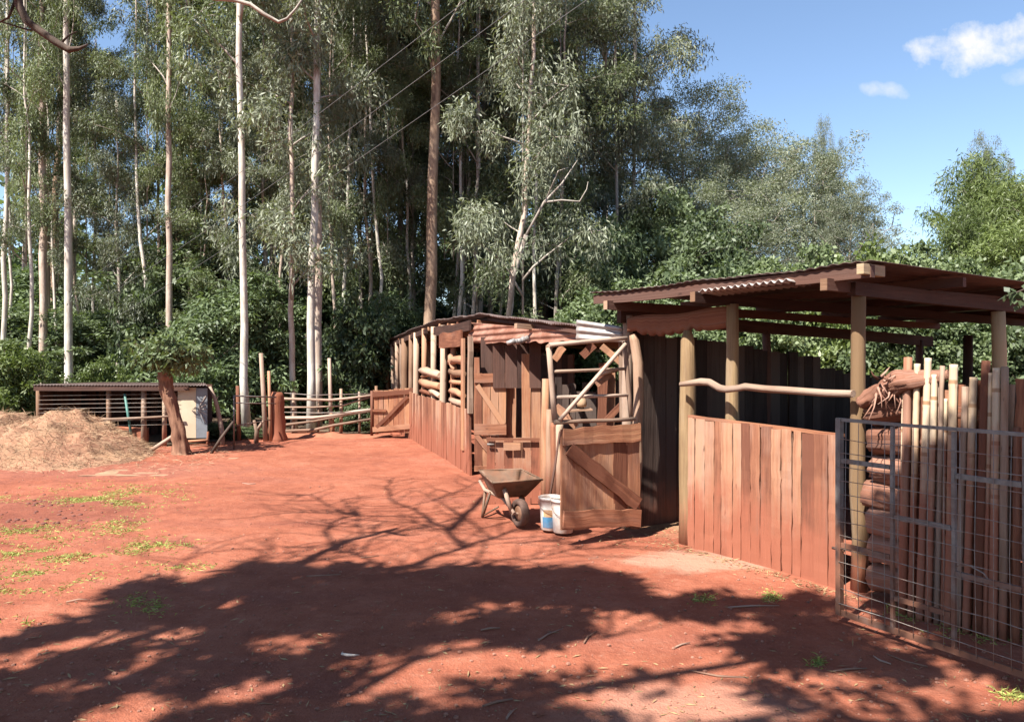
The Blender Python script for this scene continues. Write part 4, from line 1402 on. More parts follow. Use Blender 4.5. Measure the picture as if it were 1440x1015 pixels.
# ------------------------------------------------------------------ trees: prototypes of crowns and limbs
def tree_parts(seed, H, start, cr, n_limb, per, L0, W0, m_leaf, m_bark, droop=0.9, r0=0.12, style='euc', tuft=0.55):
    """limbs round a straight axis and tufts of leaves along them; returns (branch MB, crown arrays)"""
    rr = random.Random(seed)
    rng = np.random.default_rng(seed)
    mb = MB(seed)
    C, RAD = [], []
    for i in range(n_limb):
        f_ = (i + rr.random()) / n_limb
        z0 = H * (start + (0.97 - start) * f_)
        az = i * 2.4 + rr.uniform(-.5, .5)
        if style == 'euc':
            ln = cr * (0.62 + 0.62 * math.sin(math.pi * min(1, 0.12 + f_ * 0.95))) * rr.uniform(.6, 1.25)
            rise = rr.uniform(.55, 1.2)
        else:
            ln = cr * math.sqrt(max(.08, 1 - (f_ * .92) ** 2)) * rr.uniform(.75, 1.15)
            rise = rr.uniform(.15, .6) + f_ * .5
        p = Vector((0, 0, z0))
        d_ = Vector((math.cos(az), math.sin(az), rise)).normalized()
        pts, rad = [p.copy()], []
        nseg = 5
        for k in range(nseg):
            d_ = (d_ + Vector((rr.gauss(0, .16), rr.gauss(0, .16), rr.gauss(0, .12) - (.05 if style == 'euc' else .0)))).normalized()
            p = p + d_ * ln / nseg
            pts.append(p.copy())
        rb = r0 * (1 - .75 * f_) * (.30 if style == 'euc' else .42) * min(1, .5 + ln / cr * .5)
        mb.tube(pts, [rb * (1 - .15 * k) for k in range(nseg + 1)], 5, .05)
        if style == 'euc':  # foliage hangs in a few separate billows on each limb
            for kb, nb_ in ((nseg, 9), (3, 5)):
                cb_ = pts[kb] + Vector((rr.gauss(0, .12), rr.gauss(0, .12), rr.uniform(-.1, .3)))
                R_ = rr.uniform(.45, .85) * (1 if kb == nseg else .75)
                for q in range(nb_):
                    v_ = Vector((rr.gauss(0, 1), rr.gauss(0, 1), rr.gauss(0, 1))).normalized() * R_ * rr.random() ** .4
                    c_ = cb_ + Vector((v_.x, v_.y, v_.z * .8))
                    C.append(c_)
                    s_ = tuft * rr.uniform(.6, 1.1)
                    RAD.append((s_, s_, s_ * 1.25))
                    if q % 3 == 0:
                        mb.tube([pts[kb], pts[kb].lerp(c_, .6) + Vector((0, 0, .08)), c_], [rb * .35, rb * .25, .006], 4)
            continue
        for k in range(2, nseg + 1):
            for q in range(2 if k > 2 else 1):
                o = Vector((rr.gauss(0, .36), rr.gauss(0, .36), rr.gauss(0, .34))) * (1.0 if style == 'euc' else 1.25 * tuft / .55)
                c_ = pts[k] + o
                C.append(c_)
                s_ = tuft * rr.uniform(.6, 1.2)
                RAD.append((s_, s_, s_ * (1.15 if style == 'euc' else .62)))
                if q:
                    mb.tube([pts[k], pts[k].lerp(c_, .6) + Vector((0, 0, .08)), c_], [rb * .35, rb * .25, .006], 4)
    if style == 'euc':
        mb.tube([(0, 0, H * start), (0, 0, H * .97)], [.03, .01], 5)
    if style == 'euc':  # and on short twigs close to the trunk
        for q in range(10):
            z0 = H * (start + .1 + (.86 - start) * rr.random())
            az = rr.uniform(0, 6.28)
            for w in range(3):
                C.append(Vector((math.cos(az) * .45 + rr.gauss(0, .2), math.sin(az) * .45 + rr.gauss(0, .2), z0 + rr.gauss(0, .35))))
                RAD.append((tuft * .8, tuft * .8, tuft))
    C, RAD = np.array([tuple(c_) for c_ in C]), np.array(RAD)
    A = sprays(rng, C, RAD, per, L0, W0, droop, .45 if style == 'euc' else .6)
    return mb, A


def axis_trunk(seed, H, r0, lean=0.0, wob=.05, n=14):
    rr = random.Random(seed)
    mb = MB(seed)
    pts, rad = [], []
    x = y = 0.0
    for k in range(n + 1):
        q = k / n
        pts.append(Vector((x + lean * q * H, y, H * q * .97 - (.15 if k == 0 else 0))))
        rad.append(r0 * ((1.35 if k == 0 else 1.05 if k == 1 else 1.0) * (1 - .86 * q) + .01))
        x += rr.gauss(0, wob)
        y += rr.gauss(0, wob)
    return mb.tube(pts, rad, 10, .03)


CR = {}
specs = {  # style: seed H start cr limbs per L W leaf bark
    'tall': (1, 21, .28, 2.0, 17, 80, .16, .034, 'leaf_euc', 'bark_grey', .95),
    'tall_grey': (2, 22, .30, 2.2, 18, 80, .165, .035, 'leaf_euc2', 'bark_grey', 1.0),
    'high': (3, 23, .36, 2.2, 17, 80, .16, .034, 'leaf_euc', 'bark_grey', .9),
    'low': (4, 15, .12, 1.7, 17, 75, .155, .034, 'leaf_euc', 'bark_grey', .8),
    'low_grey': (5, 13, .20, 1.6, 15, 80, .16, .035, 'leaf_euc2', 'bark_grey', .95),
}
for k, (sd, H, stt, cr_, nl, per, L_, W_, ml, mbk, dr) in specs.items():
    CR[k] = (H,) + tree_parts(sd, H, stt, cr_, nl, per, L_, W_, M[ml], M[mbk], dr, .12, 'euc', .40) + (ml, mbk)
CRM = {}


def crown_for(parent, kind, scale=1.0, rot=0.0, dx=0.0, H=None):
    """limbs and crown as children of a tree; mesh data shared by all trees of one kind"""
    Hk, mb, A, ml, mbk = CR[kind]
    if kind not in CRM:
        o1 = mb.build('branches', M[mbk])
        me = leaf_mesh('crown', *A, M[ml], .06)
        CRM[kind] = (o1.data, me)
        bpy.data.objects.remove(o1)
    for nm, me in zip(('branches', 'crown'), CRM[kind]):
        o = bpy.data.objects.new(nm, me)
        COL.objects.link(o)
        o.parent = parent
        ORIG[o] = ORIG[parent]
        o.scale = (scale, scale, scale if H is None else H / Hk)
        o.rotation_euler = (0, 0, rot)
        o.location = (dx, 0, 0)


# front eucalyptus trees, one by one: photo x at the foot, photo points up the trunk, depth, width px, bark, crown kind, label
front = [
    ((5, 500), (8, 330), (10, 200), 22.0, 7, 'bark_white', 'tall_grey', 'thin pale eucalyptus trunk at the extreme left edge of the grove'),
    ((61, 540), (61, 400), (60, 270), 21.5, 11, 'bark_pink', 'tall', 'reddish tan eucalyptus trunk rising behind the left part of the pen roof'),
    ((98, 540), (97, 380), (95, 180), 20.5, 11, 'bark_white', 'high', 'bright cream eucalyptus trunk, brightest of those behind the pen roof'),
    ((168, 540), (168, 440), (165, 330), 21.0, 5, 'bark_grey', 'low_grey', 'thin grey eucalyptus trunk behind the middle of the pen roof'),
    ((239, 480), (238, 380), (237, 230), 20.0, 9, 'bark_pink', 'tall', 'straight pinkish white eucalyptus trunk directly above the pollarded tree'),
    ((344, 604), (343, 420), (337, 60), 16.9, 10, 'bark_white', 'high', 'tall silvery eucalyptus with long bare trunk beside the thin metal frame'),
    ((415, 600), (408, 470), (410, 290), 17.8, 8, 'bark_pink', 'low_grey', 'slender wavy eucalyptus trunk just right of the red stump'),
    ((438, 603), (438, 430), (446, 100), 17.6, 11, 'bark_white', 'tall_grey', 'white barked left trunk of the close pair behind the rail fence'),
    ((446, 602), (448, 420), (448, 160), 18.2, 11, 'bark_pink', 'high', 'pinkish right trunk of the close pair behind the rail fence'),
    ((604, 470), (607, 330), (613, 60), 19.5, 17, 'bark_brown', 'high', 'thickest brown eucalyptus trunk rising behind the long shed roof'),
    ((664, 470), (668, 380), (672, 250), 21.0, 6, 'bark_grey', 'low', 'thin grey trunk behind the long shed roof peak, left of two'),
    ((674, 470), (677, 380), (680, 250), 22.5, 7, 'bark_grey', 'tall', 'mottled grey trunk behind the long shed roof peak, right of two'),
    ((713, 455), (720, 400), (740, 290), 17.8, 9, 'bark_pink', 'low_grey', 'pale leaning eucalyptus trunk with low hanging grey leaves behind the iron visor'),
    ((508, 470), (508, 380), (507, 230), 23.0, 7, 'bark_grey', 'low', 'dim grey trunk in the shade midway between the pair and the thickest trunk'),
    ((564, 470), (563, 400), (562, 290), 23.5, 7, 'bark_grey', 'tall_grey', 'dim grey trunk just left of the thickest brown trunk'),
    ((225, 500), (224, 420), (222, 250), 23.0, 5, 'bark_pink', 'low', 'thin trunk close to the left of the pinkish white one over the pollarded tree'),
    ((326, 480), (322, 400), (310, 200), 21.5, 6, 'bark_pink', 'tall_grey', 'thin leaning reddish trunk left of the tall silvery eucalyptus'),
    ((690, 460), (692, 380), (693, 280), 24.0, 6, 'bark_grey', 'low', 'slim grey trunk between the roof peak pair and the pale leaning trunk'),
    ((130, 540), (131, 440), (133, 300), 24.0, 5, 'bark_grey', 'tall', 'faint thin trunk between the brightest trunk and the middle of the pen roof'),
    ((372, 560), (373, 460), (371, 330), 22.0, 6, 'bark_grey', 'low_grey', 'greyish trunk in shade between the silvery eucalyptus and the red stump'),
    ((780, 470), (784, 380), (790, 300), 22.0, 6, 'bark_grey', 'low', 'thin shaded trunk right of the pale leaning trunk'),
    ((845, 430), (848, 330), (850, 200), 25.0, 7, 'bark_grey', 'tall_grey', 'tall grey leaved eucalyptus above the left corner of the open shed roof'),
    ((888, 430), (890, 330), (892, 200), 26.5, 6, 'bark_grey', 'tall_grey', 'last tall eucalyptus before the open sky, its crown edging the blue'),
    ((868, 430), (868, 330), (866, 200), 23.5, 6, 'bark_grey', 'low_grey', 'shorter drooping grey eucalyptus below the last tall crowns by the sky'),
    ((820, 430), (820, 330), (822, 200), 24.0, 6, 'bark_grey', 'low_grey', 'drooping eucalyptus behind the pale iron sheet beside the visor'),
]
for k, (p0, p1, p2, Y, wpx, bk_, ck, lab) in enumerate(front):
    base = Vector((at(p0[0], 0, Y).x, Y, 0))
    if p0[1] < 560:  # foot hidden: carry the line on down to the ground
        z0, z1 = at(*p0, Y).z, at(*p1, Y).z
        base.x = at(*p0, Y).x - (at(*p1, Y).x - at(*p0, Y).x) / (z1 - z0) * z0
    tt = thing('eucalyptus_tree', lab, 'tree', base, 'eucalyptus trees of the front row')
    r0 = wpx / F * Y / 2
    H = CR[ck][0] * (.95 + .1 * ((k * 7) % 5) / 5)
    H = {168: 9.0, 326: 10.0, 130: 12.0}.get(p0[0], H)
    a, b_, c_ = base, at(*p1, Y), at(*p2, Y)
    top = c_ + (c_ - b_) * ((H - c_.z) / max(1, c_.z - b_.z)) * .35
    top = Vector((top.x * .6 + c_.x * .4, Y, H))
    mb = MB(400 + k)
    way = [a, b_, c_, top]
    pts, rad = [], []
    n = 18
    for q in range(n + 1):
        z = H * .97 * q / n
        for w in range(3):
            if z <= way[w + 1].z or w == 2:
                g = way[w].lerp(way[w + 1], max(0, (z - way[w].z) / max(.01, way[w + 1].z - way[w].z)))
                break
        pts.append(Vector((g.x + mb.r.gauss(0, .02), g.y + mb.r.gauss(0, .02), z - (.15 if q == 0 else 0))))
        rad.append(r0 * ((1.3 if q == 0 else 1.0) - .8 * (q / n) ** 1.2) + .006)
    mb.tube(pts, rad, 10, .03).build('trunk', M[bk_], tt)
    crown_for(tt, ck, {98: .52, 239: .55, 168: .6, 130: .55, 225: .5, 326: .6, 5: .6, 61: .7}.get(p0[0], .95) + .12 * ((k * 3) % 4) / 4, k * 1.9, (c_.x - base.x) * .9, H)

# thin pale stems scattered between them
rt_ = random.Random(55)
for k in range(24):
    px_, Y = (22, 118, 150, 188, 205, 262, 283, 305, 392, 468, 486, 527, 545, 582, 640, 655, 745, 40, 80, 275, 380, 425, 625, 700)[k] + rt_.uniform(-4, 4), rt_.uniform(20.5, 23.5)
    base = Vector((at(px_, 0, Y).x, Y, 0))
    tt = thing('eucalyptus_tree', 'thin pale young eucalyptus stem standing between the thicker front trunks', 'tree', base, 'thin young eucalyptus stems')
    mb = axis_trunk(900 + k, 8 if px_ < 200 and px_ > 130 or 280 < px_ < 320 else 14, rt_.uniform(.05, .075), rt_.gauss(0, .02), .05)
    for v_ in mb.v:
        v_ += base
    mb.build('trunk', M[rt_.choice(['bark_white', 'bark_white', 'bark_white', 'bark_pink'])], tt)
    crown_for(tt, rt_.choice(['high', 'tall_grey', 'tall']), rt_.uniform(.5, .65), k * 1.7, 0, 8.0 if px_ < 200 and px_ > 130 or 280 < px_ < 320 else rt_.uniform(12, 16))

# rows behind
rr = random.Random(77)
kinds = list(specs)
protos = {}
lab_back = 'slender eucalyptus standing in the crowded rows of the grove behind the front trunks'
grp_back = 'eucalyptus trees of the rear rows'
for kd, bk_, r0 in (('tall', 'bark_pink', .11), ('tall_grey', 'bark_white', .12), ('high', 'bark_brown', .14), ('low', 'bark_grey', .08), ('low_grey', 'bark_grey', .09)):
    protos[kd] = (bk_, r0)
used = {}
spots = []
for row, (Y, stp) in enumerate(((23.8, 2.1), (26.2, 2.2), (29.5, 2.3), (33.5, 2.8), (40, 4.2))):
    x = -.74 * Y - 1
    xe = (.15 if Y < 30 else .135) * Y
    while x < xe:
        spots.append((x + rr.uniform(-.6, .6), Y + rr.uniform(-.9, .9), row))
        x += stp * rr.uniform(.8, 1.2)
for x, Y, row in spots:
    px_ = CX + F * x / Y
    if px_ < 340 and row > 0 and rr.random() < .5:
        continue
    if (125 < px_ < 215 or 270 < px_ < 330 or px_ < 20):
        continue
    kd = rr.choice(kinds if row < 3 else ['tall', 'tall_grey', 'high', 'tall'])
    bk_, r0 = protos[kd]
    if kd not in used:
        o = thing('eucalyptus_tree', lab_back, 'tree', (x, Y, 0), grp_back)
        mb = axis_trunk(500 + len(used), CR[kd][0], r0)
        for v_ in mb.v:
            v_ += ORIG[o]
        mb.build('trunk', M[bk_], o)
        crown_for(o, kd)
        used[kd] = o
    else:
        o = copy_tree(used[kd])
        o.location = (x, Y, 0)
    s_ = rr.uniform(.88, 1.15)
    o.scale = (s_, s_, s_ * rr.uniform(.95, 1.1))
    o.rotation_euler = (0, 0, rr.uniform(0, 6.28))


# ------------------------------------------------------------------ broad trees and shrubs
def broad_proto(name, seed, H, start, cr, nl, per, L0, W0, ml, mbk, droop, r0, tuft):
    mb, A = tree_parts(seed, H, start, cr, nl, per, L0, W0, M[ml], M[mbk], droop, r0, 'broad', tuft)
    tk_ = axis_trunk(seed + 30, H, r0, 0, .06, 10)
    n0 = len(mb.v)
    mb.v += tk_.v
    mb.f += [tuple(q + n0 for q in f) for f in tk_.f]
    mb.t += tk_.t
    mb.uv += tk_.uv
    mb.sm += tk_.sm
    b1 = mb.build('trunk', M[mbk])
    me = leaf_mesh('crown', *A, M[ml], .04)
    P_ = A[0]
    d = (b1.data, me, float(np.percentile(P_[:, 2], 98.5)), float(np.percentile(np.abs(P_[:, 0]), 95)))
    bpy.data.objects.remove(b1)
    return d


BP = {
    'feather': broad_proto('feather', 31, 10, .22, 4.2, 50, 190, .12, .036, 'leaf_fine', 'bark_grey', .1, .18, .62),
    'feather2': broad_proto('feather2', 32, 9, .18, 3.6, 46, 190, .12, .036, 'leaf_fine', 'bark_grey', .15, .16, .6),
    'round': broad_proto('round', 33, 6, .12, 2.6, 36, 90, .20, .085, 'leaf_mid', 'bark_dark', .3, .12, .5),
    'dark': broad_proto('dark', 34, 5, .12, 2.0, 34, 80, .24, .075, 'leaf_dark', 'bark_dark', .55, .10, .48),
    'hedge': broad_proto('hedge', 35, 3.2, .08, 1.35, 36, 150, .105, .07, 'leaf_hedge', 'bark_dark', .35, .05, .36),
    'bright': broad_proto('bright', 36, 6.5, .15, 1.9, 40, 110, .20, .032, 'leaf_bright', 'bark_grey', .45, .07, .5),
    'shrub': broad_proto('shrub', 37, 1.9, .06, 1.0, 24, 70, .15, .06, 'leaf_mid', 'bark_dark', .25, .03, .3),
    'bshrub': broad_proto('bshrub', 38, 1.9, .06, 1.0, 24, 80, .13, .05, 'leaf_bright', 'bark_dark', .2, .03, .3),
}


def plant(kind, name, label, cat, px, ptop, Y, hw, group=None, rot=0.0, x=None, h=None, w=None):
    """px, ptop, hw: photo x of the middle, photo y of the top and half width in photo pixels"""
    tk, cr_, H, c0 = BP[kind]
    if x is None:
        x, h, w = (px - CX) / F * Y, at(px, ptop, Y).z, hw / F * Y
    o = thing(name, label, cat, (x, Y, 0), group)
    for nm, me in (('trunk' if cat == 'tree' else 'stem', tk), ('crown' if cat == 'tree' else 'foliage', cr_)):
        c_ = bpy.data.objects.new(nm, me)
        COL.objects.link(c_)
        c_.parent = o
    o.scale = (w / c0, w / c0, h / H)
    o.rotation_euler = (0, 0, rot)
    return o


gf_ = 'grey green feathery trees beyond the sheds'
plant('feather', 'feathery_tree', 'grey green feathery tree next to the tall eucalyptus edge, highest of the sloping treeline', 'tree', 965, 128, 30, 100, gf_, 0.3)
plant('feather2', 'feathery_tree', 'feathery tree with airy rounded top in the upper middle of the sloping treeline', 'tree', 1060, 178, 33, 100, gf_, 1.5)
plant('feather', 'feathery_tree', 'widest feathery tree above the open shed roof with twiggy top', 'tree', 1125, 215, 35, 110, gf_, 2.6)
plant('feather2', 'feathery_tree', 'lowest feathery tree at the right end of the sloping treeline beside open sky', 'tree', 1190, 265, 31, 62, gf_, 4.1)
plant('feather', 'feathery_tree', 'feathery tree low in front of the sloping treeline above the long corrugated edge', 'tree', 1030, 262, 25, 105, gf_, 5.0)
plant('round', 'leafy_tree', 'green leafy tree in front of the feathery ones above the shed entrance', 'tree', 930, 275, 23, 70, gf_, 0.9)
plant('dark', 'dark_tree', 'dark leafy tree in the shade between eucalyptus and open shed', 'tree', 855, 320, 22, 60, gf_, 0.5)
plant('round', 'leafy_tree', 'bushy green tree rising behind the middle of the open shed roof', 'tree', 1000, 312, 19, 85, gf_, 2.2)
plant('feather2', 'slim_tree', 'slim dark tree poking its pointed top above the sloping treeline', 'tree', 1162, 186, 36, 30, gf_, 2.2)
for (px, tp, Y, hw, kd, lab) in ((1385, 232, 17.5, 62, 'bright', 'bright green feathery tree at the right edge, tallest of that clump'), (1450, 262, 16.0, 70, 'bright', 'yellow green tree cut off by the right edge of the photo'), (1352, 300, 15.5, 40, 'bright', 'small bright tree left in the clump at the right edge'),
                                (1415, 325, 14.0, 75, 'bright', 'low yellow green bush in front of the bright clump at the right edge'), (1392, 205, 19.5, 38, 'feather2', 'dark tufted treetop sticking out above the bright clump at the right edge')):
    plant(kd, 'bright_tree', lab, 'tree', px, tp, Y, hw, 'bright trees at the right edge', px * .1)
hl = 'leafy creeper covered shrub in the dense bright hedge behind the open shed'
for k, (px, tp, Y, hw) in enumerate(((848, 400, 16.0, 60), (900, 392, 15.4, 60), (950, 385, 15.0, 62), (1000, 374, 14.6, 62), (1052, 372, 14.2, 62), (1105, 362, 14.0, 64), (1160, 350, 13.6, 66), (1215, 345, 13.4, 66), (1270, 345, 13.2, 66), (1330, 362, 13.0, 66), (1390, 365, 12.6, 66), (1450, 372, 12.3, 70),
                                     (980, 430, 12.9, 50), (1040, 425, 12.7, 60), (1100, 420, 12.5, 62), (1170, 415, 12.3, 64), (1240, 415, 12.0, 64), (1310, 420, 11.8, 64), (1380, 430, 11.6, 64), (1440, 430, 11.2, 66))):
    kd = 'hedge' if k % 4 != 3 else ('shrub' if k % 8 == 3 else 'bshrub')
    plant(kd, 'hedge_shrub', hl, 'shrub', px, tp + 22, Y, hw * 1.05, 'creeper hedge behind the open shed', k * 1.3)
for (kd, px, tp, Y, hw, nm, lab) in (
        ('round', 292, 330, 22.0, 88, 'leafy_tree', 'mid green broad tree with layered leaves behind the pollarded tree'),
        ('dark', 352, 398, 19.0, 78, 'dark_tree', 'dark glossy broad leaved tree behind the thin metal frame'),
        ('dark', 290, 432, 18.6, 60, 'dark_tree', 'dark glossy tree just right of the pollarded tree'),
        ('bshrub', 12, 492, 16.6, 46, 'bright_shrub', 'bright green shrub at the left edge above the hay heap'),
        ('shrub', 498, 430, 19.4, 50, 'leafy_shrub', 'sunlit leafy shrub behind the rail fence beside the far gate'),
        ('dark', 545, 420, 21.0, 55, 'dark_tree', 'dark leafy tree behind the far end of the long shed roof'),
        ('bshrub', 142, 512, 17.6, 30, 'bright_shrub', 'small bright shrub peeping over the middle of the pen roof'),
        ('shrub', 205, 400, 21.0, 35, 'leafy_shrub', 'yellowish shrub left of the mid green broad tree'),
        ('shrub', 500, 570, 17.4, 26, 'leafy_shrub', 'low green plants just behind the rail fence by the far gate'),
        ('shrub', 308, 596, 15.6, 24, 'leafy_shrub', 'low green plants under the bare grey branch right of the pen'),
        ('shrub', 352, 600, 16.0, 18, 'leafy_shrub', 'small green plants at the foot of the silvery eucalyptus')):
    plant(kd, nm, lab, 'tree' if 'tree' in nm else 'shrub', px, tp, Y, hw, None, px * .37)
ul = 'dark leafy undergrowth bush among the trunks deep in the grove'
for row, (Y, stp) in enumerate(((23, 2.3), (27, 2.4), (31, 2.8), (37, 3.4))):
    x = -.76 * Y
    while x < .26 * Y:
        kd = rr.choice(['dark', 'dark', 'round'])
        h_ = rr.uniform(2.2, 3.8) + row * .8
        plant(kd, 'undergrowth_bush', ul, 'bush', 0, 0, Y + rr.uniform(-1, 1), 0, 'undergrowth bushes in the grove', rr.uniform(0, 6.28), x + rr.uniform(-.7, .7), h_, rr.uniform(1.5, 2.4))
        x += stp * rr.uniform(.75, 1.2)

# far wood that reads as one mass
rng = np.random.default_rng(9)
n = 460
C = np.stack([rng.uniform(-62, 22, n), rng.uniform(54, 62, n), rng.uniform(0, 1, n) ** .8], 1)
C[:, 2] *= np.where(C[:, 0] < 6, 17, 8) * (.75 + .25 * np.sin(C[:, 0] * .7))
A = sprays(rng, C, np.tile(np.array([[2.0, 2.0, 1.7]]), (n, 1)), 70, .75, .42, .4)
fo = link_mesh('far_woods', leaf_mesh('far_woods', *A, M['leaf_dark'], 0), None, (0, 0, 0))
tag(fo, 'dark far wood seen through the gaps between the trunks', 'wood', None, 'stuff')

# ------------------------------------------------------------------ pollarded tree by the pen
PT = Vector((at(255, 0, 13.3).x, 13.3, 0))
pt = thing('pollarded_tree', 'small pollarded tree with thick leaning red trunk in front of the animal pen', 'tree', PT)
mb = MB(600)
way = [PT - Z * .1, at(254, 625, 13.3), at(250, 600, 13.3), at(244, 575, 13.3), at(236, 550, 13.3), at(232, 532, 13.3), at(231, 522, 13.3)]
wr = [.16, .125, .105, .095, .10, .115, .09]
pts, rad = [], []
for q in range(37):
    a = min(int(q / 6), 5)
    pts.append(way[a].lerp(way[a + 1], q / 6 - a))
    rad.append(wr[a] + (wr[a + 1] - wr[a]) * (q / 6 - a))
mb.log(pts, rad, 26, .42, 5.1)
mb.build('trunk', M['bark_red'], pt)
C, RAD = [], []
rr2 = random.Random(8)
lm = MB(601)
for k in range(58):
    an, ra = rr2.uniform(0, 6.28), math.sqrt(rr2.random())
    c_ = at(238, 502, 13.3) + Vector((math.cos(an) * ra * rr2.uniform(.35, .72), math.sin(an) * ra * .5, rr2.uniform(-.28, .46) * (1.1 - .5 * ra)))
    C.append(tuple(c_ - PT))
    s_ = rr2.uniform(.10, .2)
    RAD.append((s_, s_, s_ * .7))
    lm.tube([at(231, 522, 13.3), at(231, 522, 13.3).lerp(c_, .6) + Z * .03, c_], [.022, .014, .005], 5)
lm.build('branches', M['bark_dark'], pt)
A = sprays(np.random.default_rng(12), np.array(C), np.array(RAD), 42, .12, .05, .45, .6)
link_mesh('crown', leaf_mesh('crown', *A, M['leaf_hedge'], .05), pt, None)

# bare leaning limb in the grove
bl = MB(605)
yb = 17.0
g = at(728, 300, yb)
bl.tube([at(740, 330, yb), at(765, 284, yb), at(790, 258, yb), at(812, 225, yb)], [.03, .028, .02, .008], 7, .05)
bl.tube([at(765, 284, yb), at(790, 281, yb), at(815, 283, yb), at(825, 266, yb), at(827, 255, yb)], [.024, .02, .017, .012, .005], 6, .05)
bl.tube([at(768, 280, yb), at(785, 240, yb), at(800, 235, yb)], [.022, .014, .006], 5, .05)
bl.tube([at(713, 455, 17.6), at(722, 390, 17.4), at(740, 330, yb)], [.06, .055, .05], 7, .03)
lean = bpy.data.objects.get('eucalyptus_tree.012')
o = bl.build('dead_limb', M['bark_grey'], lean) if lean else None

# ------------------------------------------------------------------ the tree over the yard that throws the foreground shade
def lift(p, h):
    """the point h above the ground whose shadow falls on p"""
    return Vector((p.x, p.y, 0)) + TOSUN * (h / TOSUN.z)


SB = Vector((-7.2, -2.2, 0))
stree = thing('shade_tree', 'spreading tree whose dark limb hangs into the top left corner and shades the foreground', 'tree', SB)
tm = MB(610)
fork = Vector((-6.6, -1.8, 4.6))
tm.tube([SB - Z * .2, SB + Vector((.05, 0, 1.2)), SB + Vector((.25, .1, 2.8)), fork], [.42, .34, .30, .27], 14, .03)
tm.build('trunk', M['bark_dark'], stree)
poly_px = [(-420, 960), (-120, 935), (0, 905), (80, 882), (160, 858), (150, 838), (215, 812), (240, 832), (320, 808), (350, 790), (430, 797), (480, 790), (560, 802), (640, 794), (720, 803), (800, 795), (885, 812), (900, 835), (965, 842), (1000, 830), (1060, 846), (1110, 828), (1178, 835), (1190, 880), (1300, 935), (1440, 1005), (1700, 1130), (1700, 2600), (-1500, 2600), (-900, 1100)]
poly_g = [G(*p) for p in poly_px]
extra = [Vector(p + (0,)) for p in ((2.72, 5.42), (3.05, 5.50), (3.35, 5.35), (3.7, 5.45), (4.1, 5.25), (5.2, 4.8), (5.2, 3.0), (2.6, 3.2), (2.3, 4.6))]


def inside(p, P):
    c_ = False
    for k in range(len(P)):
        a, b_ = P[k], P[k - 1]
        if (a.y > p.y) != (b_.y > p.y) and p.x < (b_.x - a.x) * (p.y - a.y) / (b_.y - a.y) + a.x:
            c_ = not c_
    return c_


holes = [(241, 889, 45, 12), (175, 963, 30, 9), (23, 935, 45, 12), (85, 967, 22, 8), (190, 994, 28, 9), (241, 986, 22, 9), (253, 928, 34, 10), (362, 959, 38, 13), (408, 897, 44, 15), (533, 920, 28, 10), (548, 949, 28, 9),
         (674, 913, 72, 17), (614, 943, 28, 14), (611, 978, 20, 9), (544, 921, 22, 8), (736, 930, 52, 13), (818, 920, 64, 18), (814, 983, 42, 14), (870, 899, 62, 17), (943, 921, 62, 30), (943, 972, 84, 46), (729, 850, 60, 5),
         (945, 880, 62, 14), (1031, 924, 36, 11), (937, 960, 84, 50), (1005, 985, 64, 34), (1200, 965, 66, 15), (1305, 969, 22, 8), (1369, 985, 48, 11), (1185, 1006, 24, 10), (1155, 942, 20, 8), (620, 868, 30, 7), (1060, 868, 22, 6),
         (1330, 1015, 40, 10), (480, 978, 30, 8), (110, 905, 40, 9), (330, 1000, 30, 8), (700, 985, 40, 10), (1090, 1010, 40, 9)]
hg = []
for (px, py, rx, ry) in holes:
    g = G(px, py)
    hg.append((g.x, g.y, rx / F * g.y, max(.02, g.y * g.y / (F * EYE) * ry)))
rs = random.Random(21)
C, RAD, ends = [], [], []
tries = 0
while len(C) < 2500 and tries < 90000:
    tries += 1
    p = Vector((rs.uniform(-5.2, 5.4), rs.uniform(2.7, 6.6), 0))
    if not (inside(p, poly_g) or inside(p, extra)):
        continue
    bad = False
    for (x, y, a, b_) in hg:
        if ((p.x - x) / (a + .10)) ** 2 + ((p.y - y) / (b_ + .09)) ** 2 < 1:
            bad = True
            break
    if bad and rs.random() < .96:
        continue
    if p.y < 5.2 and mnoise.noise((p.x * 2.3, p.y * 3.2, 6)) > .24:
        continue
    h_ = rs.uniform(4.9, 7.6)
    c_ = lift(p, h_)
    C.append(tuple(c_ - SB))
    s_ = rs.uniform(.10, .17)
    RAD.append((s_, s_, s_ * .8))
    ends.append(c_)
for k in range(330):  # foliage that shades the foot of the bamboo poles
    u_ = rs.uniform(.22, 1.75)
    h0 = rs.uniform(0, 1.0) * min(1.35, .62 + .75 * (u_ - .25))
    q = NS(u_, -.16, 0)
    g = q + Vector((-TOSUN.x, -TOSUN.y, 0)) * (h0 / TOSUN.z)
    c_ = lift(g, rs.uniform(5.2, 7.4))
    C.append(tuple(c_ - SB))
    s_ = rs.uniform(.10, .16)
    RAD.append((s_, s_, s_ * .8))
for k in range(2000):  # unseen extra crown over and behind the camera, added to block skylight
    p = Vector((rs.uniform(-8, 6), rs.uniform(-6.5, 2.7), 0))
    c_ = lift(p, rs.uniform(4.6, 9.5))
    C.append(tuple(c_ - SB))
    RAD.append((.40, .40, .3))
A = sprays(np.random.default_rng(22), np.array(C), np.array(RAD), 26, .14, .062, .35, .4)
sc_ = link_mesh('crown', leaf_mesh('crown', *A, M['leaf_shade'], .05), stree, None)
lm = MB(611)
mains = []
for k in range(9):
    e = ends[(k * 271 + 40) % len(ends)]
    way = [fork]
    for q in range(1, 9):
        way.append(fork.lerp(e, q / 8) + Z * (.9 * math.sin(q / 8 * 2.6)) + Vector((rs.gauss(0, .16), rs.gauss(0, .16), rs.gauss(0, .1))))
    lm.tube(way, [.085 * (1 - q / 9) + .008 for q in range(9)], 7, .05)
    mains += way[2:]
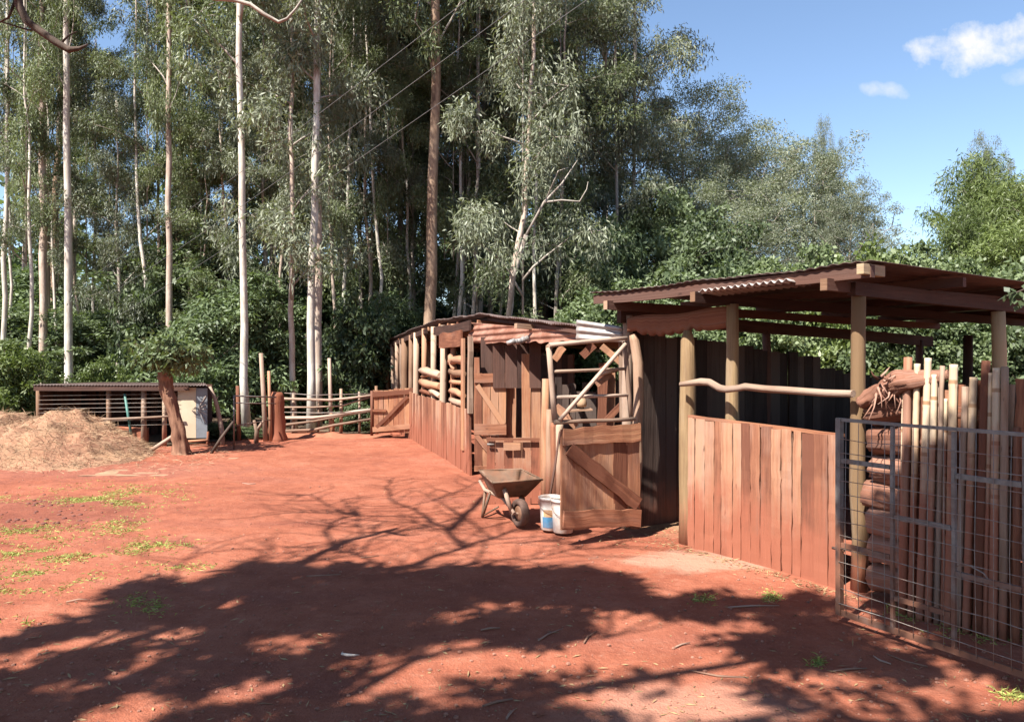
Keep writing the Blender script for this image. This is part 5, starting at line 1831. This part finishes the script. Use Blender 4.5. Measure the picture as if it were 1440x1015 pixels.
for k in range(0, len(ends), 17):
    e = ends[k]
    s_ = min(mains, key=lambda w: (w - e).length)
    if (s_ - e).length < 2.2:
        lm.tube([s_, s_.lerp(e, .5) + Vector((rs.gauss(0, .1), rs.gauss(0, .1), .12)), e], [.012, .009, .004], 4)
lm.build('limbs', M['bark_dark'], stree)
# bare branches whose shadows reach over the sunny yard
bare = [
    ([(470, 812), (537, 798), (580, 791), (608, 779), (650, 767), (691, 753), (723, 742), (768, 741), (800, 738)], .075, .012, 6.2),
    ([(650, 768), (629, 744), (601, 727), (573, 711), (549, 702), (542, 682), (552, 670)], .040, .010, 6.2),
    ([(545, 800), (504, 777), (471, 772), (459, 744), (469, 730), (501, 722), (476, 716), (435, 692), (417, 694)], .032, .010, 6.0),
    ([(471, 772), (508, 748), (504, 723), (480, 700)], .020, .009, 6.0),
    ([(504, 777), (521, 755), (567, 744), (594, 741), (640, 728)], .018, .008, 6.0),
    ([(601, 727), (504, 723), (445, 718), (400, 718)], .020, .008, 6.1),
    ([(691, 753), (674, 741), (650, 723), (622, 709), (590, 690)], .026, .008, 6.2),
    ([(640, 795), (671, 786), (747, 782), (809, 768), (880, 765)], .022, .008, 6.0),
    ([(650, 768), (705, 761), (768, 758), (810, 757), (870, 752)], .016, .008, 6.2),
    ([(573, 711), (615, 699), (645, 690), (680, 672)], .016, .008, 6.2),
    ([(629, 744), (585, 735), (545, 733), (520, 740)], .018, .008, 6.2),
    ([(680, 757), (668, 790), (705, 800)], .018, .010, 6.1),
    ([(330, 812), (360, 795), (395, 790), (430, 783), (470, 782)], .018, .008, 6.0),
    ([(240, 815), (252, 795), (280, 770)], .018, .008, 6.0),
    ([(360, 795), (378, 782), (386, 765), (420, 768)], .016, .007, 6.0)]
bb = MB(612)
nodes = []
for k, (pl, ra, rb, h_) in enumerate(bare):
    g = [G(*p) for p in pl]
    fine = []
    for a, b_ in zip(g[:-1], g[1:]):
        for q in range(3):
            fine.append(a.lerp(b_, q / 3) + Vector((rs.gauss(0, .012), rs.gauss(0, .012), 0)))
    fine.append(g[-1])
    pts = [lift(p, h_ + .25 * math.sin(k + 3 * j / len(fine))) for j, p in enumerate(fine)]
    ra *= .72
    bb.tube(pts, [ra + (rb - ra) * j / (len(pts) - 1) for j in range(len(pts))], 6, .05)
    nodes += [(p, (fine[min(j + 1, len(fine) - 1)] - fine[max(j - 1, 0)]).normalized(), h_ + .25 * math.sin(k + 3 * j / len(fine)), rb) for j, p in enumerate(fine) if j > 2]
for p, d_, h_, r_ in nodes:
    for q in range(2):
        if rs.random() < .95:
            an = rs.choice((-1, 1)) * rs.uniform(.4, 1.1)
            dd_ = Vector((d_.x * math.cos(an) - d_.y * math.sin(an), d_.x * math.sin(an) + d_.y * math.cos(an), 0))
            ln = rs.uniform(.25, 1.0)
            side = Vector((-dd_.y, dd_.x, 0)) * rs.gauss(0, .12)
            bb.tube([lift(p, h_), lift(p + dd_ * ln * .5 + side, h_ + .05), lift(p + dd_ * ln, h_ + .1)], [.012, .009, .006], 4)
bb.tube([fork, fork + Vector((1.2, 1.2, 1.4)), lift(G(470, 812), 6.2)], [.13, .11, .075], 8, .04)
bb.tube([fork, fork + Vector((1.0, 1.6, 1.0)), lift(G(330, 812), 6.0)], [.05, .04, .02], 7, .04)
bb.build('bare_branches', M['bark_dark'], stree)
dl = MB(613)
dl.tube([fork, Vector((-5.0, 1.4, 5.6)), Vector((-3.9, 4.2, 4.6)), at(22, -25, 5.0), at(27, 8, 5.0), at(38, 30, 5.0), at(60, 46, 5.0), at(80, 60, 5.0), at(97, 70, 5.0), at(112, 68, 5.0), at(124, 62, 5.0)], [.09, .06, .04, .028, .026, .027, .026, .024, .022, .012, .005], 8, .06)
dl.tube([at(24, -5, 5.0), at(12, 25, 5.0), at(-12, 36, 5.0)], [.012, .008, .004], 5)
dl.tube([at(84, 62, 5.0), at(96, 50, 5.02), at(108, 44, 5.0)], [.010, .006, .003], 5)
dl.tube([at(56, 42, 5.0), at(40, 42, 5.05), at(0, 30, 5.0), at(-20, 20, 5)], [.007, .006, .005, .004], 5)
dl.build('hanging_limb', M['bark_dark'], stree)
dl = MB(614)
dl.tube([Vector((-4.5, 3.0, 7.5)), at(270, -40, 7.0), at(300, -2, 7.0), at(330, 0, 7.0), at(352, 6, 7.0), at(372, 20, 7.0), at(392, 31, 7.0), at(404, 26, 7.0), at(416, 12, 7.0), at(428, -6, 7.0)], [.05, .028, .020, .019, .018, .017, .016, .012, .010, .008], 7, .05)
dl.build('pale_branch', M['bark_grey'], stree)

# creeper sprig hanging by the right edge of the shed roof
sp = at(1430, 405, 4.6)
o = thing('creeper_sprig', 'green creeper sprig hanging before the shed roof at the right edge', 'creeper', sp + Vector((.3, 0, 0)))
MB(615).tube([at(1500, 380, 4.6), at(1460, 398, 4.6), at(1436, 408, 4.6), at(1416, 416, 4.6)], [.006, .005, .004, .002], 5).build('stem', M['bark_dark'], o)
C = np.array([tuple(at(px, py, 4.6) - ORIG[o]) for px, py in ((1420, 413), (1432, 408), (1440, 414), (1448, 402), (1462, 396), (1436, 425), (1428, 421), (1475, 400), (1490, 390))])
A = sprays(np.random.default_rng(5), C, np.tile([[.03, .03, .02]], (len(C), 1)), 6, .055, .035, .4)
link_mesh('leaves', leaf_mesh('leaves', *A, M['leaf_mid'], .05), o, None)

# ------------------------------------------------------------------ wires overhead
for k, ((x0, y0), (x1, y1), lab) in enumerate((((654, 0), (400, 188), 'upper one of the three overhead wires slanting across the trees'), ((735, 0), (453, 201), 'middle one of the three overhead wires slanting across the trees'), ((822, 0), (500, 218), 'lowest one of the three overhead wires slanting across the trees'))):
    dx, dy = x1 - x0, y1 - y0
    a = at(x0 - dx * .25, y0 - dy * .25, 9.0)
    b_ = at(x0 + dx * 2.05, y0 + dy * 2.05, 17.2)
    pts = [a.lerp(b_, q / 20) - Z * .10 * math.sin(math.pi * q / 20) for q in range(21)]
    tag(MB(620 + k).tube(pts, .004, 5).build('overhead_wire', M['cable'], None, b_), lab, 'wire', 'overhead wires')

# ------------------------------------------------------------------ grass, stones, litter
rng = np.random.default_rng(31)
pat = [(175, 690, 70, 12, 700), (150, 703, 55, 9, 900), (60, 700, 70, 6, 260), (55, 742, 28, 8, 300), (40, 776, 55, 12, 1100), (30, 815, 48, 14, 900), (178, 738, 32, 9, 420), (215, 765, 26, 7, 240), (258, 758, 16, 6, 180), (105, 780, 30, 7, 140), (190, 775, 20, 5, 90),
       (42, 876, 20, 5, 220), (255, 797, 40, 5, 90), (205, 850, 22, 9, 160), (125, 810, 30, 6, 60), (20, 745, 40, 9, 200), (95, 750, 40, 8, 120), (1085, 833, 10, 6, 80), (990, 838, 12, 5, 40), (1150, 928, 8, 5, 40), (1290, 855, 22, 7, 160), (1385, 885, 36, 8, 260), (1430, 975, 20, 6, 70)]
P = []
for (px, py, rx, ry, n) in pat:
    n = int(n * 4.5)
    for X_, Y_ in zip(px + rx * .8 * rng.normal(size=n), py + ry * .7 * rng.normal(size=n)):
        g = G(X_, max(Y_, py - 2 * ry))
        if mnoise.noise((g.x * 2.2, g.y * 2.2, 2)) + .6 * mnoise.noise((g.x * 8, g.y * 8, 4)) > rng.uniform(-.25, .35):
            P.append((g.x, g.y, gh(g.x, g.y) - .002))
P = np.array(P)
n = len(P)
D = unit(rng.normal(size=(n, 3)) * np.array([1, 1, .2]) + np.array([0, 0, .30]))
S = unit(np.cross(D, rng.normal(size=(n, 3))))
go = link_mesh('grass', leaf_mesh('grass', P, D, S, rng.uniform(.02, .07, n), rng.uniform(.004, .009, n), rng.random(n), M['grass'], .25), None, (0, 0, 0))
tag(go, 'thin patches of short yellow green grass on the red earth', 'grass', None, 'stuff')

sm_ = MB(640)
for k in range(2200):
    px, py = rs.uniform(-20, 1440), 610 + 420 * rs.random() ** .8
    g = G(px, py)
    if g.x > .9 + (7.4 - g.y) * .9 and g.y > 4.6:
        continue
    r_ = rs.choice((.004, .005, .006, .008, .012)) * rs.uniform(.7, 1.3)
    c_ = Vector((g.x, g.y, gh(g.x, g.y) + r_ * .3))
    sm_.lathe(c_, [(0, -r_ * .6), (r_ * rs.uniform(.7, 1), -r_ * .1), (r_ * rs.uniform(.5, .8), r_ * .4), (0, r_ * .6)], 5, rs.random(), smooth=False)
sto = sm_.build('gravel', M['stone'])
tag(sto, 'small stones and clods scattered over the red earth', 'gravel', None, 'stuff')
dg_ = MB(641)
for k in range(70):
    px, py = rs.gauss(45, 60), rs.gauss(716, 14)
    g = G(px, max(655, py))
    r_ = rs.uniform(.010, .028)
    c_ = Vector((g.x, g.y, gh(g.x, g.y) + r_ * .05))
    dg_.lathe(c_, [(0, -r_ * .4), (r_ * rs.uniform(.8, 1.2), -r_ * .1), (r_ * rs.uniform(.6, 1), r_ * .3), (r_ * .3, r_ * .55), (0, r_ * .6)], 7, rs.random())
tag(dg_.build('clods', M['dung']), 'dark red earth clods lying on the churned ground by the hay', 'clods', None, 'stuff')
# dry leaves and twigs lying about
n = 950
P = []
while len(P) < n:
    px, py = rs.uniform(-20, 1460), 620 + 400 * rs.random()
    g = G(px, py)
    if g.x > .9 + (7.4 - g.y) * .9 and g.y > 4.6 and rs.random() < .8:
        continue
    if rs.random() < .35 or py > 800:
        P.append((g.x, g.y, gh(g.x, g.y) + .004))
for k in range(500):  # straw in the doorway and chips along the plank wall
    q = NS(rs.uniform(-2.3, -1.5), rs.gauss(.5, .6))
    P.append((q.x, q.y, gh(q.x, q.y) + .004))
for k in range(380):
    q = NS(rs.uniform(-1.7, .1), -.13 - abs(rs.gauss(0, .07)))
    P.append((q.x, q.y, gh(q.x, q.y) + .004))
P = np.array(P)
n = len(P)
D = unit(rng.normal(size=(n, 3)) * np.array([1, 1, .12]))
S = unit(np.cross(D, rng.normal(size=(n, 3)) * .35 + np.array([0, 0, 1.0])))
lo = link_mesh('litter', leaf_mesh('litter', P, D, S, rng.uniform(.02, .075, n), rng.uniform(.004, .014, n), rng.random(n), M['litter'], .05), None, (0, 0, 0))
tag(lo, 'dry leaves and straw bits scattered on the ground', 'litter', None, 'stuff')
tw = MB(645)
for (px, py, ln, an) in ((700, 985, .16, .5), (718, 1000, .10, 1.2), (775, 890, .25, .9), (690, 885, .12, .3), (1275, 925, .22, 2.2), (1060, 850, .35, .1), (1010, 945, .3, 2.8), (110, 848, .14, .3), (455, 806, .25, .2), (350, 677, .2, 2.9), (1195, 940, .2, .2), (520, 780, .15, .4), (1240, 925, .12, 1.9), (830, 895, .2, 1.1), (960, 905, .12, .6)):
    g = G(px, py)
    d_ = Vector((math.cos(an), math.sin(an), 0)) * ln / 2
    z = Z * (gh(g.x, g.y) + .008)
    tw.tube([g - d_ + z, g + Vector((-d_.y, d_.x, 0)) * .15 + z * 1.4, g + d_ + z], [.005, .006, .003], 5, .1)
two = tw.build('twigs', M['grey_pole'])
tag(two, 'thin dry twigs lying on the red earth', 'twigs', None, 'stuff')
